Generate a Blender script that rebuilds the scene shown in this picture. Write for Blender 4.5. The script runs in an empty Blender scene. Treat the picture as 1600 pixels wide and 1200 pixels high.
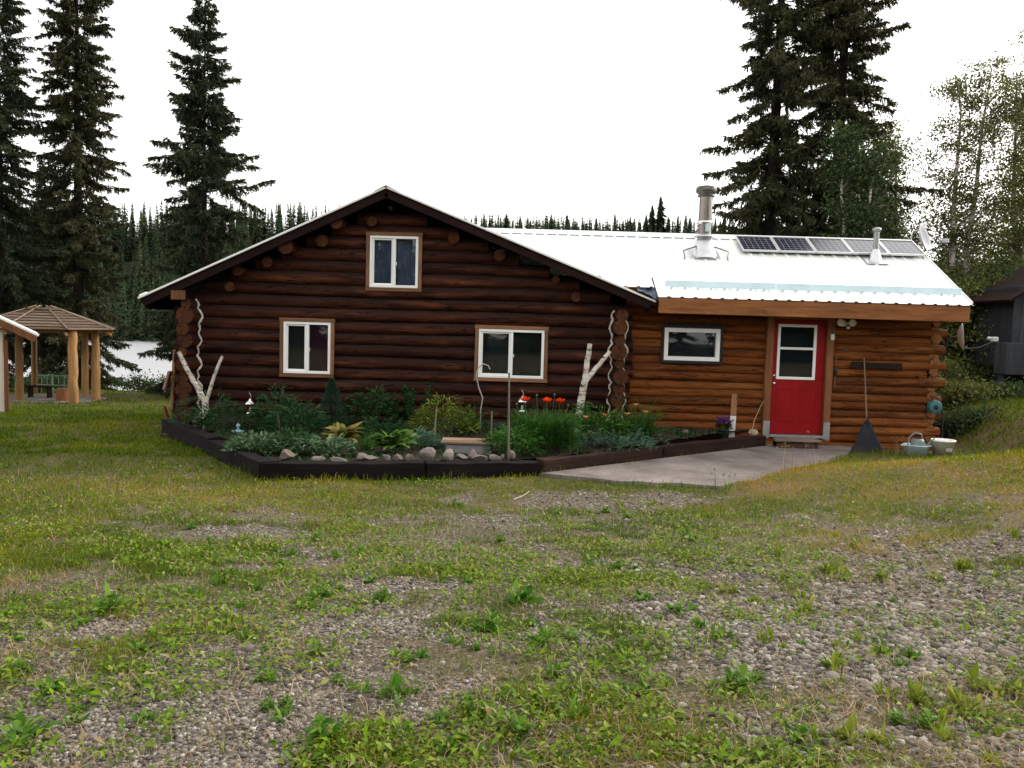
import bpy, bmesh, math, random
import numpy as np
from mathutils import Vector, Matrix

random.seed(7)
RNG = np.random.default_rng(7)
SC = bpy.context.scene
COL = SC.collection
R = math.radians

# ------------------------------------------------------------------ camera
cam_data = bpy.data.cameras.new('camera')
cam_data.sensor_width = 36.0
cam_data.lens = 30.375
cam_data.clip_end = 3000.0
cam = bpy.data.objects.new('camera', cam_data)
COL.objects.link(cam)
cam.matrix_world = (Matrix.Translation((0, 0, 1.65)) @ Matrix.Rotation(R(90 - 4.03), 4, 'X')
                    @ Matrix.Rotation(R(1.6), 4, 'Z'))
SC.camera = cam

# ------------------------------------------------------------------ sky, sun, exposure
SUN_EL, SUN_AZ = R(30), R(58)          # behind the trees on the right, veiled by cloud
world = bpy.data.worlds.new('World')
SC.world = world
world.use_nodes = True
wn, wl = world.node_tree.nodes, world.node_tree.links
wn.clear()
sky = wn.new('ShaderNodeTexSky')
sky.sky_type = 'NISHITA'
sky.sun_disc = False
sky.sun_elevation = SUN_EL
sky.sun_rotation = SUN_AZ
sky.air_density = 1.0
sky.dust_density = 4.0
sky.ozone_density = 1.0
hs = wn.new('ShaderNodeHueSaturation')      # thin overcast: the blue is veiled
hs.inputs['Saturation'].default_value = 0.22
mixw = wn.new('ShaderNodeMix')
mixw.data_type = 'RGBA'
mixw.inputs[0].default_value = 0.55
mixw.inputs[7].default_value = (9.4, 9.1, 8.6, 1)
bg = wn.new('ShaderNodeBackground')
bg.inputs['Strength'].default_value = 0.1
wo = wn.new('ShaderNodeOutputWorld')
wl.new(sky.outputs[0], hs.inputs['Color'])
wl.new(hs.outputs[0], mixw.inputs[6])
wl.new(mixw.outputs[2], bg.inputs['Color'])
wl.new(bg.outputs[0], wo.inputs['Surface'])

sun_data = bpy.data.lights.new('sun', 'SUN')
sun_data.energy = 0.9
sun_data.angle = R(14)
sun_data.color = (1.0, 0.93, 0.82)
sun = bpy.data.objects.new('sun', sun_data)
COL.objects.link(sun)
sd = Vector((math.sin(SUN_AZ) * math.cos(SUN_EL), math.cos(SUN_AZ) * math.cos(SUN_EL), math.sin(SUN_EL)))
sun.rotation_euler = sd.to_track_quat('Z', 'Y').to_euler()

SC.view_settings.view_transform = 'Standard'
SC.view_settings.look = 'None'
SC.view_settings.gamma = 1.0
SC.view_settings.use_curve_mapping = False
SC.view_settings.exposure = 1.4
SC.render.engine = 'CYCLES'
SC.cycles.max_bounces = 8
SC.cycles.transparent_max_bounces = 12
SC.cycles.use_denoising = True


# ------------------------------------------------------------------ numeric helpers
def sst(a, b, t):
    q = np.clip((np.asarray(t, float) - a) / (b - a), 0, 1)
    return q * q * (3 - 2 * q)


def vnoise(x, y, seed=0):
    x = np.asarray(x, float); y = np.asarray(y, float)
    xi = np.floor(x).astype(np.int64); yi = np.floor(y).astype(np.int64)
    fx = x - xi; fy = y - yi
    fx = fx * fx * (3 - 2 * fx); fy = fy * fy * (3 - 2 * fy)

    def hsh(a, b):
        n = (a * 374761393 + b * 668265263 + seed * 974711) & 0xffffffff
        n = ((n ^ (n >> 13)) * 1274126177) & 0xffffffff
        n = n ^ (n >> 16)
        return (n & 0xffff) / 65535.0
    return ((hsh(xi, yi) * (1 - fx) + hsh(xi + 1, yi) * fx) * (1 - fy)
            + (hsh(xi, yi + 1) * (1 - fx) + hsh(xi + 1, yi + 1) * fx) * fy)


def fbm(x, y, seed=0, o=4):
    t = 0; a = .5; s = 0
    for k in range(o):
        t = t + a * vnoise(np.asarray(x) * 2 ** k, np.asarray(y) * 2 ** k, seed + k * 17)
        s += a; a *= .5
    return t / s


def height(x, y):
    x = np.asarray(x, float); y = np.asarray(y, float)
    z = -.45 * sst(2, 11, y)
    z = z + .70 * sst(2.2, 9.0, x) * sst(2.5, 9, y) * (1 - sst(11.2, 14.2, y) * (1 - sst(8.0, 9.6, x)))
    z = z + .12 * sst(8.2, 11.5, x) * sst(13, 20, y)
    z = z - .72 * sst(14, 28, y) * sst(-4, -9, x)
    z = z - 5.6 * sst(29, 64, y) * sst(9, 0, x)
    far = -5.8 + (34.5 + 1.5 * sst(-20, -80, x)) * sst(196, 325, y) + 3 * (fbm(x * .012, y * .012, 5, 2) - .5)
    k = sst(185, 215, y)
    z = z * (1 - k) + far * k
    near = sst(60, 25, y)
    z = z + near * (.05 * (fbm(x * .7, y * .7, 3) - .5) + .02 * (fbm(x * 4, y * 4, 9, 3) - .5))
    return z


def h1(x, y):
    return float(height(x, y))


def inpoly(x, y, poly):
    x = np.asarray(x); y = np.asarray(y)
    c = np.zeros(x.shape, bool)
    n = len(poly)
    for i in range(n):
        x1, y1 = poly[i]; x2, y2 = poly[(i + 1) % n]
        with np.errstate(divide='ignore', invalid='ignore'):
            c ^= ((y1 > y) != (y2 > y)) & (x < (x2 - x1) * (y - y1) / (y2 - y1 + 1e-12) + x1)
    return c


BED = [(-5.95, 14.9), (-3.10, 11.02), (0.25, 11.82), (4.55, 15.35), (4.55, 15.7), (-5.9, 15.7)]
PAD = [(0.45, 11.8), (1.5, 11.35), (2.7, 11.2), (3.3, 11.65), (4.2, 12.6), (5.0, 13.6), (5.75, 14.6), (6.2, 15.55), (4.5, 15.55), (4.6, 15.3)]
HOUSE = [(-6.1, 15.1), (7.9, 15.1), (7.9, 20.2), (2.2, 20.2), (2.2, 25), (-6.1, 25)]

GRAVEL = [(-1.40, 3.25, .70, .55, 1.6), (-1.15, 4.0, .50, .45, 1.25), (-.95, 4.9, .35, .45, .7), (-.85, 5.8, .45, .45, .75), (-1.05, 6.7, .7, .40, .9), (-.8, 7.7, .6, .4, .75),
          (-.35, 8.8, .6, .5, .75), (-2.5, 7.7, .8, .3, .7), (-1.7, 8.6, .9, .25, .6), (.55, 10.3, 1.5, .7, 1.1), (1.9, 10.5, .9, .4, .9),
          (2.2, 4.7, 1.5, .8, 1.0), (3.3, 5.9, 1.4, .9, 1.0), (1.3, 5.6, .9, .6, .95), (.8, 6.6, .9, .5, .8), (1.9, 6.7, 1.2, .4, .8), (-.25, 3.6, .30, .35, .7), (1.7, 3.5, .9, .35, .7), (.35, 4.6, .4, .3, .7),
          (4.4, 7.2, 1.2, .6, .8), (.1, 7.4, .6, .35, .6), (-2.3, 4.4, .45, .35, .6)]


def gravel_mask(x, y):
    g = np.zeros_like(np.asarray(x, float))
    for cx, cy, rx, ry, a in GRAVEL:
        d = ((x - cx) / rx) ** 2 + ((y - cy) / ry) ** 2
        g = np.maximum(g, a * np.exp(-d * .8))
    track = sst(-4.2, -1.8, x + .12 * y) * sst(5.5, 3.5, x - .1 * y) * sst(10.8, 8.5, y)
    n = fbm(x * 1.6, y * 1.6, 21, 4)
    n2 = fbm(x * 5.5, y * 5.5, 31, 3)
    g = g + .26 * track
    return np.clip((g + 1.3 * (n - .5) + .9 * (n2 - .5) - .50) * 2.6, 0, 1)


def dry_mask(x, y):
    n = fbm(x * .9, y * .9, 51, 4)
    right = sst(1.5, 4.0, x) * sst(6, 8, y)
    front = sst(0.2, 1.2, x) * sst(5, 3.6, y)
    lane = np.exp(-((x + 5) / 3.5) ** 2) * np.exp(-((y - 10.4) / 1.2) ** 2)
    lane2 = np.exp(-((x + 3.3) / 1.6) ** 2) * np.exp(-((y - 6.2) / 1.0) ** 2)
    return np.clip(1.7 * (n - .5) + .1 + .5 * right + .45 * front + .5 * lane + .3 * lane2, 0, 1)


# ------------------------------------------------------------------ mesh helpers
def link(name, me, mat, parent=None, loc=None, rot=None):
    o = bpy.data.objects.new(name, me)
    COL.objects.link(o)
    if mat is not None and not me.materials:
        for m in (mat if isinstance(mat, (list, tuple)) else [mat]):
            me.materials.append(m)
    if parent is not None:
        o.parent = parent
    if loc is not None:
        o.location = loc
    if rot is not None:
        o.rotation_euler = rot
    return o


def fast_mesh(name, V, F, tint=None, smooth=False):
    V = np.ascontiguousarray(V, np.float32); F = np.ascontiguousarray(F, np.int32)
    me = bpy.data.meshes.new(name)
    n, k = F.shape
    me.vertices.add(len(V)); me.vertices.foreach_set('co', V.ravel())
    me.loops.add(n * k); me.loops.foreach_set('vertex_index', F.ravel())
    me.polygons.add(n)
    me.polygons.foreach_set('loop_start', np.arange(0, n * k, k, dtype=np.int32))
    me.polygons.foreach_set('loop_total', np.full(n, k, np.int32))
    if smooth:
        me.polygons.foreach_set('use_smooth', np.ones(n, bool))
    if tint is not None:
        a = me.attributes.new('tint', 'FLOAT', 'POINT')
        a.data.foreach_set('value', np.ascontiguousarray(tint, np.float32))
    me.update(calc_edges=True)
    return me


class MB:
    def __init__(s):
        s.v = []; s.f = []; s.m = []; s.sm = []

    def add(s, vs, fs, mi=0, smooth=False):
        b = len(s.v)
        s.v += [tuple(p) for p in vs]
        for f in fs:
            s.f.append([b + i for i in f]); s.m.append(mi); s.sm.append(smooth)
        return s

    def box(s, c, d, rot=None, bev=0.0, mi=0):
        hx, hy, hz = d[0] / 2, d[1] / 2, d[2] / 2
        M = rot if rot is not None else Matrix.Identity(3)
        c = Vector(c)
        if bev <= 0:
            vs = [c + M @ Vector((sx * hx, sy * hy, sz * hz)) for sz in (-1, 1) for sy in (-1, 1) for sx in (-1, 1)]
            fs = [(0, 2, 3, 1), (4, 5, 7, 6), (0, 1, 5, 4), (2, 6, 7, 3), (0, 4, 6, 2), (1, 3, 7, 5)]
            return s.add(vs, fs, mi)
        b = min(bev, hx * .9, hy * .9, hz * .9)
        idx = {}; vs = []
        for sx in (-1, 1):
            for sy in (-1, 1):
                for sz in (-1, 1):
                    for a in range(3):
                        p = [sx * (hx - b), sy * (hy - b), sz * (hz - b)]
                        p[a] = (sx * hx, sy * hy, sz * hz)[a]
                        idx[(sx, sy, sz, a)] = len(vs)
                        vs.append(c + M @ Vector(p))
        fs = []
        for a in range(3):
            o1, o2 = [k for k in range(3) if k != a]
            for sg in (-1, 1):
                q = []
                for (u, w) in ((-1, -1), (1, -1), (1, 1), (-1, 1)):
                    k = [0, 0, 0]; k[a] = sg; k[o1] = u; k[o2] = w
                    q.append(idx[(k[0], k[1], k[2], a)])
                fs.append(q)
        for a in range(3):
            o1, o2 = [k for k in range(3) if k != a]
            for u in (-1, 1):
                for w in (-1, 1):
                    k0 = [0, 0, 0]; k0[o1] = u; k0[o2] = w
                    ka = list(k0); ka[a] = -1; kb = list(k0); kb[a] = 1
                    fs.append([idx[(*ka, o1)], idx[(*kb, o1)], idx[(*kb, o2)], idx[(*ka, o2)]])
        for sx in (-1, 1):
            for sy in (-1, 1):
                for sz in (-1, 1):
                    fs.append([idx[(sx, sy, sz, a)] for a in range(3)])
        return s.add(vs, fs, mi)

    def tube(s, pts, rad, n=8, cap=True, mi=0, capmi=None, smooth=True, wob=0.0):
        pts = [Vector(p) for p in pts]
        if not isinstance(rad, (list, tuple)):
            rad = [rad] * len(pts)
        vs = []; fs = []
        up = Vector((0, 0, 1))
        t0 = (pts[1] - pts[0]).normalized()
        a = t0.cross(up)
        if a.length < .05:
            a = t0.cross(Vector((1, 0, 0)))
        a.normalize()
        for i, p in enumerate(pts):
            t = (pts[min(i + 1, len(pts) - 1)] - pts[max(i - 1, 0)]).normalized()
            a = (a - t * a.dot(t)).normalized()
            b = t.cross(a)
            for k in range(n):
                an = 2 * math.pi * k / n
                r = rad[i] * (1 + (random.uniform(-wob, wob) if wob else 0))
                vs.append(p + a * (r * math.cos(an)) + b * (r * math.sin(an)))
        for i in range(len(pts) - 1):
            for k in range(n):
                fs.append([i * n + k, i * n + (k + 1) % n, (i + 1) * n + (k + 1) % n, (i + 1) * n + k])
        s.add(vs, fs, mi, smooth)
        if cap:
            b0 = len(s.v) - len(vs)
            L = (len(pts) - 1) * n
            cm = mi if capmi is None else capmi
            # separate cap vertices keep the rim sharp
            s.add(vs[:n], [list(range(n))[::-1]], cm)
            s.add(vs[L:L + n], [list(range(n))], cm)
        return s

    def lathe(s, prof, n=16, o=(0, 0, 0), mi=0, smooth=True, M=None):
        vs = []; fs = []
        o = Vector(o)
        for (r, z) in prof:
            for k in range(n):
                an = 2 * math.pi * k / n
                p = Vector((r * math.cos(an), r * math.sin(an), z))
                vs.append(o + (M @ p if M is not None else p))
        for i in range(len(prof) - 1):
            for k in range(n):
                fs.append([i * n + k, i * n + (k + 1) % n, (i + 1) * n + (k + 1) % n, (i + 1) * n + k])
        return s.add(vs, fs, mi, smooth)

    def prism(s, poly, z0, z1, mi=0):
        n = len(poly)
        vs = [(x, y, z0) for x, y in poly] + [(x, y, z1) for x, y in poly]
        fs = [list(range(n))[::-1], list(range(n, 2 * n))] + [[i, (i + 1) % n, n + (i + 1) % n, n + i] for i in range(n)]
        return s.add(vs, fs, mi)

    def build(s, name, mat, parent=None, loc=None, rot=None, recalc=True):
        me = bpy.data.meshes.new(name)
        me.from_pydata([tuple(v) for v in s.v], [], s.f)
        me.polygons.foreach_set('material_index', s.m)
        me.polygons.foreach_set('use_smooth', s.sm)
        if recalc:
            bm = bmesh.new(); bm.from_mesh(me)
            bmesh.ops.recalc_face_normals(bm, faces=bm.faces)
            bm.to_mesh(me); bm.free()
        me.update()
        return link(name, me, mat, parent, loc, rot)


def tag(o, label=None, cat=None, group=None, kind=None):
    if label: o['label'] = label
    if cat: o['category'] = cat
    if group: o['group'] = group
    if kind: o['kind'] = kind
    return o


def empty(name, loc, rz=0):
    o = bpy.data.objects.new(name, None)
    o.empty_display_size = .2
    COL.objects.link(o)
    o.location = loc
    o.rotation_euler = (0, 0, rz)
    return o


def copy_tree(o, parent=None):
    c = o.copy(); COL.objects.link(c)
    if parent is not None:
        c.parent = parent
    for ch in list(o.children):
        copy_tree(ch, c)
    return c


def RZ(a): return Matrix.Rotation(a, 3, 'Z')
def RX(a): return Matrix.Rotation(a, 3, 'X')
def RY(a): return Matrix.Rotation(a, 3, 'Y')


# ------------------------------------------------------------------ materials
class Nodes:
    def __init__(s, name):
        s.mat = bpy.data.materials.new(name)
        s.mat.use_nodes = True
        s.n = s.mat.node_tree.nodes; s.l = s.mat.node_tree.links
        s.b = s.n['Principled BSDF']
        s.out = s.n['Material Output']

    def node(s, t, **kw):
        x = s.n.new(t)
        for k, v in kw.items():
            setattr(x, k, v)
        return x

    def set(s, sock, v):
        if hasattr(v, 'links') or hasattr(v, 'is_linked'):
            s.l.new(v, sock)
        else:
            sock.default_value = v

    def obj(s, scale=(1, 1, 1), rnd=True, src='Object'):
        tc = s.node('ShaderNodeTexCoord')
        mp = s.node('ShaderNodeMapping')
        mp.inputs['Scale'].default_value = scale
        v = tc.outputs[src]
        if rnd:
            oi = s.node('ShaderNodeObjectInfo')
            ml = s.node('ShaderNodeVectorMath', operation='SCALE')
            cm = s.node('ShaderNodeCombineXYZ')
            for i in range(3):
                s.l.new(oi.outputs['Random'], cm.inputs[i])
            s.l.new(cm.outputs[0], ml.inputs[0]); ml.inputs['Scale'].default_value = 37.0
            ad = s.node('ShaderNodeVectorMath', operation='ADD')
            s.l.new(v, ad.inputs[0]); s.l.new(ml.outputs[0], ad.inputs[1])
            v = ad.outputs[0]
        s.l.new(v, mp.inputs['Vector'])
        return mp.outputs[0]

    def noise(s, vec, scale=1.0, detail=4.0, rough=.55, dist=0.0):
        x = s.node('ShaderNodeTexNoise')
        x.inputs['Scale'].default_value = scale; x.inputs['Detail'].default_value = detail
        x.inputs['Roughness'].default_value = rough; x.inputs['Distortion'].default_value = dist
        if vec is not None: s.l.new(vec, x.inputs['Vector'])
        return x.outputs[0]

    def ramp(s, fac, stops):
        x = s.node('ShaderNodeValToRGB')
        e = x.color_ramp.elements
        while len(e) < len(stops): e.new(.5)
        for i, (p, c) in enumerate(stops):
            e[i].position = p
            e[i].color = (*c, 1) if len(c) == 3 else c
        s.l.new(fac, x.inputs[0])
        return x.outputs[0]

    def mix(s, fac, a, b, mode='MIX'):
        x = s.node('ShaderNodeMix', data_type='RGBA', blend_type=mode)
        s.set(x.inputs[0], fac)
        for sock, v in ((x.inputs[6], a), (x.inputs[7], b)):
            if isinstance(v, tuple): sock.default_value = (*v, 1) if len(v) == 3 else v
            else: s.l.new(v, sock)
        return x.outputs[2]

    def math(s, op, a, b=0.0):
        x = s.node('ShaderNodeMath', operation=op)
        s.set(x.inputs[0], a); s.set(x.inputs[1], b)
        return x.outputs[0]

    def color(s, c):
        if isinstance(c, tuple): s.b.inputs['Base Color'].default_value = (*c, 1)
        else: s.l.new(c, s.b.inputs['Base Color'])
        return s

    def rough(s, r, spec=.5, metal=0.0):
        s.set(s.b.inputs['Roughness'], r)
        s.b.inputs['Specular IOR Level'].default_value = spec
        s.b.inputs['Metallic'].default_value = metal
        return s

    def bump(s, hgt, strength=.4, dist=.02):
        x = s.node('ShaderNodeBump')
        x.inputs['Strength'].default_value = strength; x.inputs['Distance'].default_value = dist
        s.l.new(hgt, x.inputs['Height']); s.l.new(x.outputs[0], s.b.inputs['Normal'])
        return s


def plain(name, c, rough=.6, metal=0.0, var=.25, scale=6.0, spec=.3, bump=.15):
    N = Nodes(name)
    v = N.obj()
    n = N.noise(v, scale, 5)
    d = tuple(x * (1 - var) for x in c); l = tuple(min(1, x * (1 + var)) for x in c)
    N.color(N.ramp(n, [(.3, d), (.7, l)])).rough(rough, spec, metal)
    if bump: N.bump(N.noise(v, scale * 8, 3), bump, .01)
    return N.mat


def wood(name, dark, light, axis='X', rough=.75, spec=.12, grey=None, greyamt=.0, checks=.35, faded=None):
    N = Nodes(name)
    k = {'X': (1.3, 22, 22), 'Y': (22, 1.3, 22), 'Z': (22, 22, 1.3)}[axis]
    v = N.obj(k)
    n = N.noise(v, 1.0, 6, .65, .3)
    big = N.noise(N.obj(tuple(.25 * q if q > 2 else q for q in k)), .9, 3)
    c = N.ramp(n, [(.25, dark), (.75, light)])
    oi = N.node('ShaderNodeObjectInfo')
    sc = N.math('MULTIPLY_ADD', oi.outputs['Random'], .75)
    sc.node.inputs[2].default_value = .62
    cc = N.node('ShaderNodeCombineXYZ')
    for i in range(3): N.l.new(sc, cc.inputs[i])
    c = N.mix(1.0, c, cc.outputs[0], 'MULTIPLY')
    c = N.mix(N.ramp(big, [(.4, (0, 0, 0)), (.7, (.55, .55, .55))]), c, tuple(x * .6 for x in dark))
    if faded:
        # patches where the stain has worn thin, and round dark knots
        fd = N.noise(N.obj((.9, 5, 5)), 1.1, 4, .6)
        c = N.mix(N.ramp(fd, [(.52, (0, 0, 0)), (.74, (.6, .6, .6))]), c, faded)
        kv = N.node('ShaderNodeTexVoronoi'); kv.inputs['Scale'].default_value = 1.0
        N.l.new(N.obj((2.2, 4.5, 4.5)), kv.inputs['Vector'])
        c = N.mix(N.ramp(kv.outputs['Distance'], [(.07, (.9, .9, .9)), (.13, (0, 0, 0))]), c, tuple(x * .35 for x in dark))
    if grey:
        # rain-washed upper faces lose their stain
        g = N.node('ShaderNodeNewGeometry')
        sx = N.node('ShaderNodeSeparateXYZ'); N.l.new(g.outputs['Normal'], sx.inputs[0])
        w = N.math('ADD', sx.outputs[2], N.math('MULTIPLY', N.math('SUBTRACT', n, .5), .8))
        w = N.math('MULTIPLY', N.ramp(w, [(.05, (0, 0, 0)), (.6, (1, 1, 1))]), greyamt)
        c = N.mix(w, c, grey)
    kc = {'X': (.7, 9, 9), 'Y': (9, .7, 9), 'Z': (9, 9, .7)}[axis]
    ck = N.noise(N.obj(kc), 1.0, 3, .6, .2)
    crack = N.ramp(N.math('ABSOLUTE', N.math('SUBTRACT', ck, .5)), [(.004, (1, 1, 1)), (.016, (0, 0, 0))])   # drying checks along the grain
    c = N.mix(N.math('MULTIPLY', crack, checks), c, tuple(x * .25 for x in dark))
    N.color(c).rough(rough, spec)
    N.bump(N.math('SUBTRACT', n, N.math('MULTIPLY', crack, checks * .8)), .45, .012)
    return N.mat


def end_grain(name, dark, light):
    N = Nodes(name)
    tc = N.node('ShaderNodeTexCoord')
    sx = N.node('ShaderNodeSeparateXYZ'); N.l.new(tc.outputs['Object'], sx.inputs[0])
    nz = N.noise(N.obj(), 6, 3)
    cx = N.node('ShaderNodeCombineXYZ')
    N.l.new(sx.outputs[1], cx.inputs[1]); N.l.new(sx.outputs[2], cx.inputs[2])
    ln = N.node('ShaderNodeVectorMath', operation='LENGTH'); N.l.new(cx.outputs[0], ln.inputs[0])
    r = N.math('ADD', N.math('MULTIPLY', ln.outputs['Value'], 260.0), N.math('MULTIPLY', nz, 9.0))
    w = N.math('MULTIPLY_ADD', N.math('SINE', r), .5); w.node.inputs[2].default_value = .5
    c = N.ramp(N.math('ADD', N.math('MULTIPLY', w, .35), N.math('MULTIPLY', nz, .65)), [(.2, dark), (.75, light)])
    an = N.math('ARCTAN2', sx.outputs[1], sx.outputs[2])
    oi = N.node('ShaderNodeObjectInfo')
    cx2 = N.node('ShaderNodeCombineXYZ')
    N.l.new(N.math('MULTIPLY', an, 1.6), cx2.inputs[0]); N.l.new(N.math('MULTIPLY', ln.outputs['Value'], 3.0), cx2.inputs[1]); N.l.new(N.math('MULTIPLY', oi.outputs['Random'], 50.0), cx2.inputs[2])
    ckn = N.noise(cx2.outputs[0], 1.0, 2)
    ck = N.ramp(N.math('ABSOLUTE', N.math('SUBTRACT', ckn, .5)), [(.008, (1, 1, 1)), (.03, (0, 0, 0))])
    c = N.mix(ck, c, tuple(x * .3 for x in dark))
    N.color(c).rough(.8, .2).bump(N.math('SUBTRACT', w, ck), .3, .006)
    return N.mat


def foliage(name, stops, rough=.6, trans=.35, spec=.12):
    N = Nodes(name)
    at = N.node('ShaderNodeAttribute', attribute_name='tint')
    oi = N.node('ShaderNodeObjectInfo')
    f = N.math('ADD', at.outputs['Fac'], N.math('MULTIPLY', N.math('SUBTRACT', oi.outputs['Random'], .5), .15))
    c = N.ramp(f, stops)
    N.color(c).rough(rough, spec)
    if trans:
        tr = N.node('ShaderNodeBsdfTranslucent'); N.l.new(c, tr.inputs[0])
        mx = N.node('ShaderNodeMixShader'); mx.inputs[0].default_value = trans
        N.l.new(N.b.outputs[0], mx.inputs[1]); N.l.new(tr.outputs[0], mx.inputs[2])
        N.l.new(mx.outputs[0], N.out.inputs['Surface'])
    return N.mat


def glass(name, tintc=(.8, .85, .85), refl=1.0):
    N = Nodes(name)
    fr = N.node('ShaderNodeFresnel'); fr.inputs['IOR'].default_value = 1.5
    tr = N.node('ShaderNodeBsdfTransparent'); tr.inputs[0].default_value = (*tintc, 1)
    gl = N.node('ShaderNodeBsdfGlossy'); gl.inputs['Roughness'].default_value = .02
    gl.inputs['Color'].default_value = (refl, refl, refl, 1)
    mx = N.node('ShaderNodeMixShader')
    N.l.new(fr.outputs[0], mx.inputs[0]); N.l.new(tr.outputs[0], mx.inputs[1]); N.l.new(gl.outputs[0], mx.inputs[2])
    N.l.new(mx.outputs[0], N.out.inputs['Surface'])
    N.n.remove(N.b)
    return N.mat


M = {}
M['dark_log'] = wood('dark_log', (.014, .0038, .0024), (.088, .0235, .0110), 'X', .75, .14, (.0135, .0085, .0080), .75, 1.0, (.19, .062, .027))
M['dark_log_end'] = end_grain('dark_log_end', (.024, .0080, .0032), (.105, .034, .0115))
M['wing_log'] = wood('wing_log', (.088, .0235, .0050), (.285, .086, .0180), 'X', .75, .12, (.085, .037, .016), .4, .85, (.36, .140, .042))
M['wing_log_end'] = end_grain('wing_log_end', (.12, .042, .012), (.30, .135, .050))
M['dark_wood_x'] = wood('dark_wood_x', (.008, .0034, .0030), (.024, .0085, .0070), 'X')
M['dark_wood_y'] = wood('dark_wood_y', (.008, .0034, .0030), (.024, .0085, .0070), 'Y')
M['fascia'] = wood('fascia', (.165, .054, .013), (.36, .145, .045), 'X', .6, .3)
M['trim'] = wood('trim', (.155, .068, .030), (.31, .16, .08), 'X', .65, .3)
M['trim_z'] = wood('trim_z', (.155, .068, .030), (.31, .16, .08), 'Z', .65, .3)
M['jamb'] = wood('jamb', (.125, .044, .015), (.25, .098, .036), 'Z', .6, .3)
M['vinyl'] = plain('vinyl', (.85, .85, .85), .35, 0, .04, 4, .5, 0)
M['black_trim'] = plain('black_trim', (.018, .012, .014), .5)
M['grey_metal'] = plain('grey_metal', (.35, .36, .37), .45, .6, .2)
M['glass'] = glass('glass')
M['curtain_blue'] = plain('curtain_blue', (.17, .19, .30), .9, 0, .3, 3)
M['curtain_dark'] = plain('curtain_dark', (.018, .022, .032), .9, 0, .3, 3)
M['curtain_purple'] = plain('curtain_purple', (.10, .022, .052), .9, 0, .35, 3)
M['screen'] = plain('screen', (.034, .037, .046), .85, 0, .2, 3)
M['screen_green'] = plain('screen_green', (.036, .046, .032), .85, 0, .4, 2)
M['chinking'] = plain('chinking', (.62, .58, .50), .85, 0, .2, 9)
M['black'] = plain('black', (.012, .012, .013), .5)
M['room'] = plain('room', (.05, .045, .04), .9)


def red_paint():
    N = Nodes('red_paint')
    v = N.obj((1, 1, 1))
    n = N.noise(v, 3.5, 5)
    c = N.ramp(n, [(.3, (.21, .0008, .0030)), (.7, (.29, .0016, .0055))])
    # scuffs near the kick height: fine horizontal scratches down to the primer
    v2 = N.obj((3, 3, 28))
    sc = N.noise(v2, 1.6, 5, .7)
    c = N.mix(N.ramp(sc, [(.70, (0, 0, 0)), (.76, (.55, .55, .55))]), c, (.42, .30, .27))
    N.color(c).rough(.45, .25).bump(N.noise(v, 30, 2), .08, .004)
    return N.mat


M['red'] = red_paint()


def white_metal():
    N = Nodes('white_roof_metal')
    v = N.obj((1, 1, 1))
    n = N.noise(v, .9, 5)
    st = N.noise(N.obj((14, .6, .6)), 1.0, 4)
    c = N.ramp(n, [(.3, (.74, .75, .74)), (.7, (.84, .84, .82))])
    c = N.mix(N.ramp(st, [(.55, (0, 0, 0)), (.8, (.3, .3, .3))]), c, (.55, .53, .50))
    N.color(c).rough(.38, .5)
    return N.mat


M['white_metal'] = white_metal()
M['blue_metal'] = plain('blue_metal', (.56, .72, .78), .45, 0, .08, 3, .4, 0)
M['galv'] = plain('galv', (.55, .56, .58), .35, .9, .15, 8)
M['alu_dull'] = plain('alu_dull', (.28, .29, .30), .4, .8, .2, 8)
M['galv_dark'] = plain('galv_dark', (.10, .095, .09), .4, .85, .3, 8)
M['steel'] = plain('steel', (.62, .61, .60), .22, 1.0, .12, 5, .5, .05)
M['flue'] = plain('flue', (.19, .17, .155), .13, 1.0, .15, 5, .5, .03)


# ------------------------------------------------------------------ ground
def ground_material():
    N = Nodes('ground')
    ga = N.node('ShaderNodeAttribute', attribute_name='gravel')
    da = N.node('ShaderNodeAttribute', attribute_name='dry')
    v = N.obj((1, 1, 1), rnd=False)
    n1 = N.noise(v, 2.2, 6, .6)
    n2 = N.noise(v, 30, 5, .6)
    n3 = N.noise(v, 110, 3, .6)
    soil = N.ramp(n2, [(.3, (.040, .028, .018)), (.7, (.135, .098, .064))])
    grn = N.ramp(n2, [(.25, (.030, .038, .005)), (.75, (.115, .115, .016))])
    straw = N.ramp(n2, [(.25, (.085, .055, .025)), (.75, (.26, .18, .085))])
    grass = N.mix(N.math('MULTIPLY', N.ramp(N.math('ADD', da.outputs['Fac'], N.math('MULTIPLY', N.math('SUBTRACT', n1, .5), .7)),
                                                  [(.15, (0, 0, 0)), (.8, (1, 1, 1))]), .9), grn, straw)
    grass = N.mix(N.ramp(n3, [(.40, (.15, .15, .15)), (.62, (.85, .85, .85))]), grass, soil)
    vo = N.node('ShaderNodeTexVoronoi'); vo.inputs['Scale'].default_value = 34
    N.l.new(v, vo.inputs['Vector'])
    stone = N.ramp(vo.outputs['Color'], [(.1, (.10, .09, .08)), (.9, (.30, .28, .26))])
    stone = N.mix(N.ramp(vo.outputs['Distance'], [(.25, (0, 0, 0)), (.55, (.9, .9, .9))]), stone, soil)
    stone = N.mix(N.ramp(n1, [(.45, (0, 0, 0)), (.75, (.6, .6, .6))]), stone, soil)
    c = N.mix(ga.outputs['Fac'], grass, stone)
    wa = N.node('ShaderNodeAttribute', attribute_name='woods')          # mossy floor under the far forest
    c = N.mix(wa.outputs['Fac'], c, N.ramp(n2, [(.3, (.008, .011, .006)), (.7, (.022, .028, .013))]))
    N.color(c).rough(.95, .15)
    hgt = N.math('ADD', N.math('MULTIPLY', n2, .6), N.math('MULTIPLY', n3, .4))
    N.bump(hgt, .8, .03)
    return N.mat


M['ground'] = ground_material()


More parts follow.
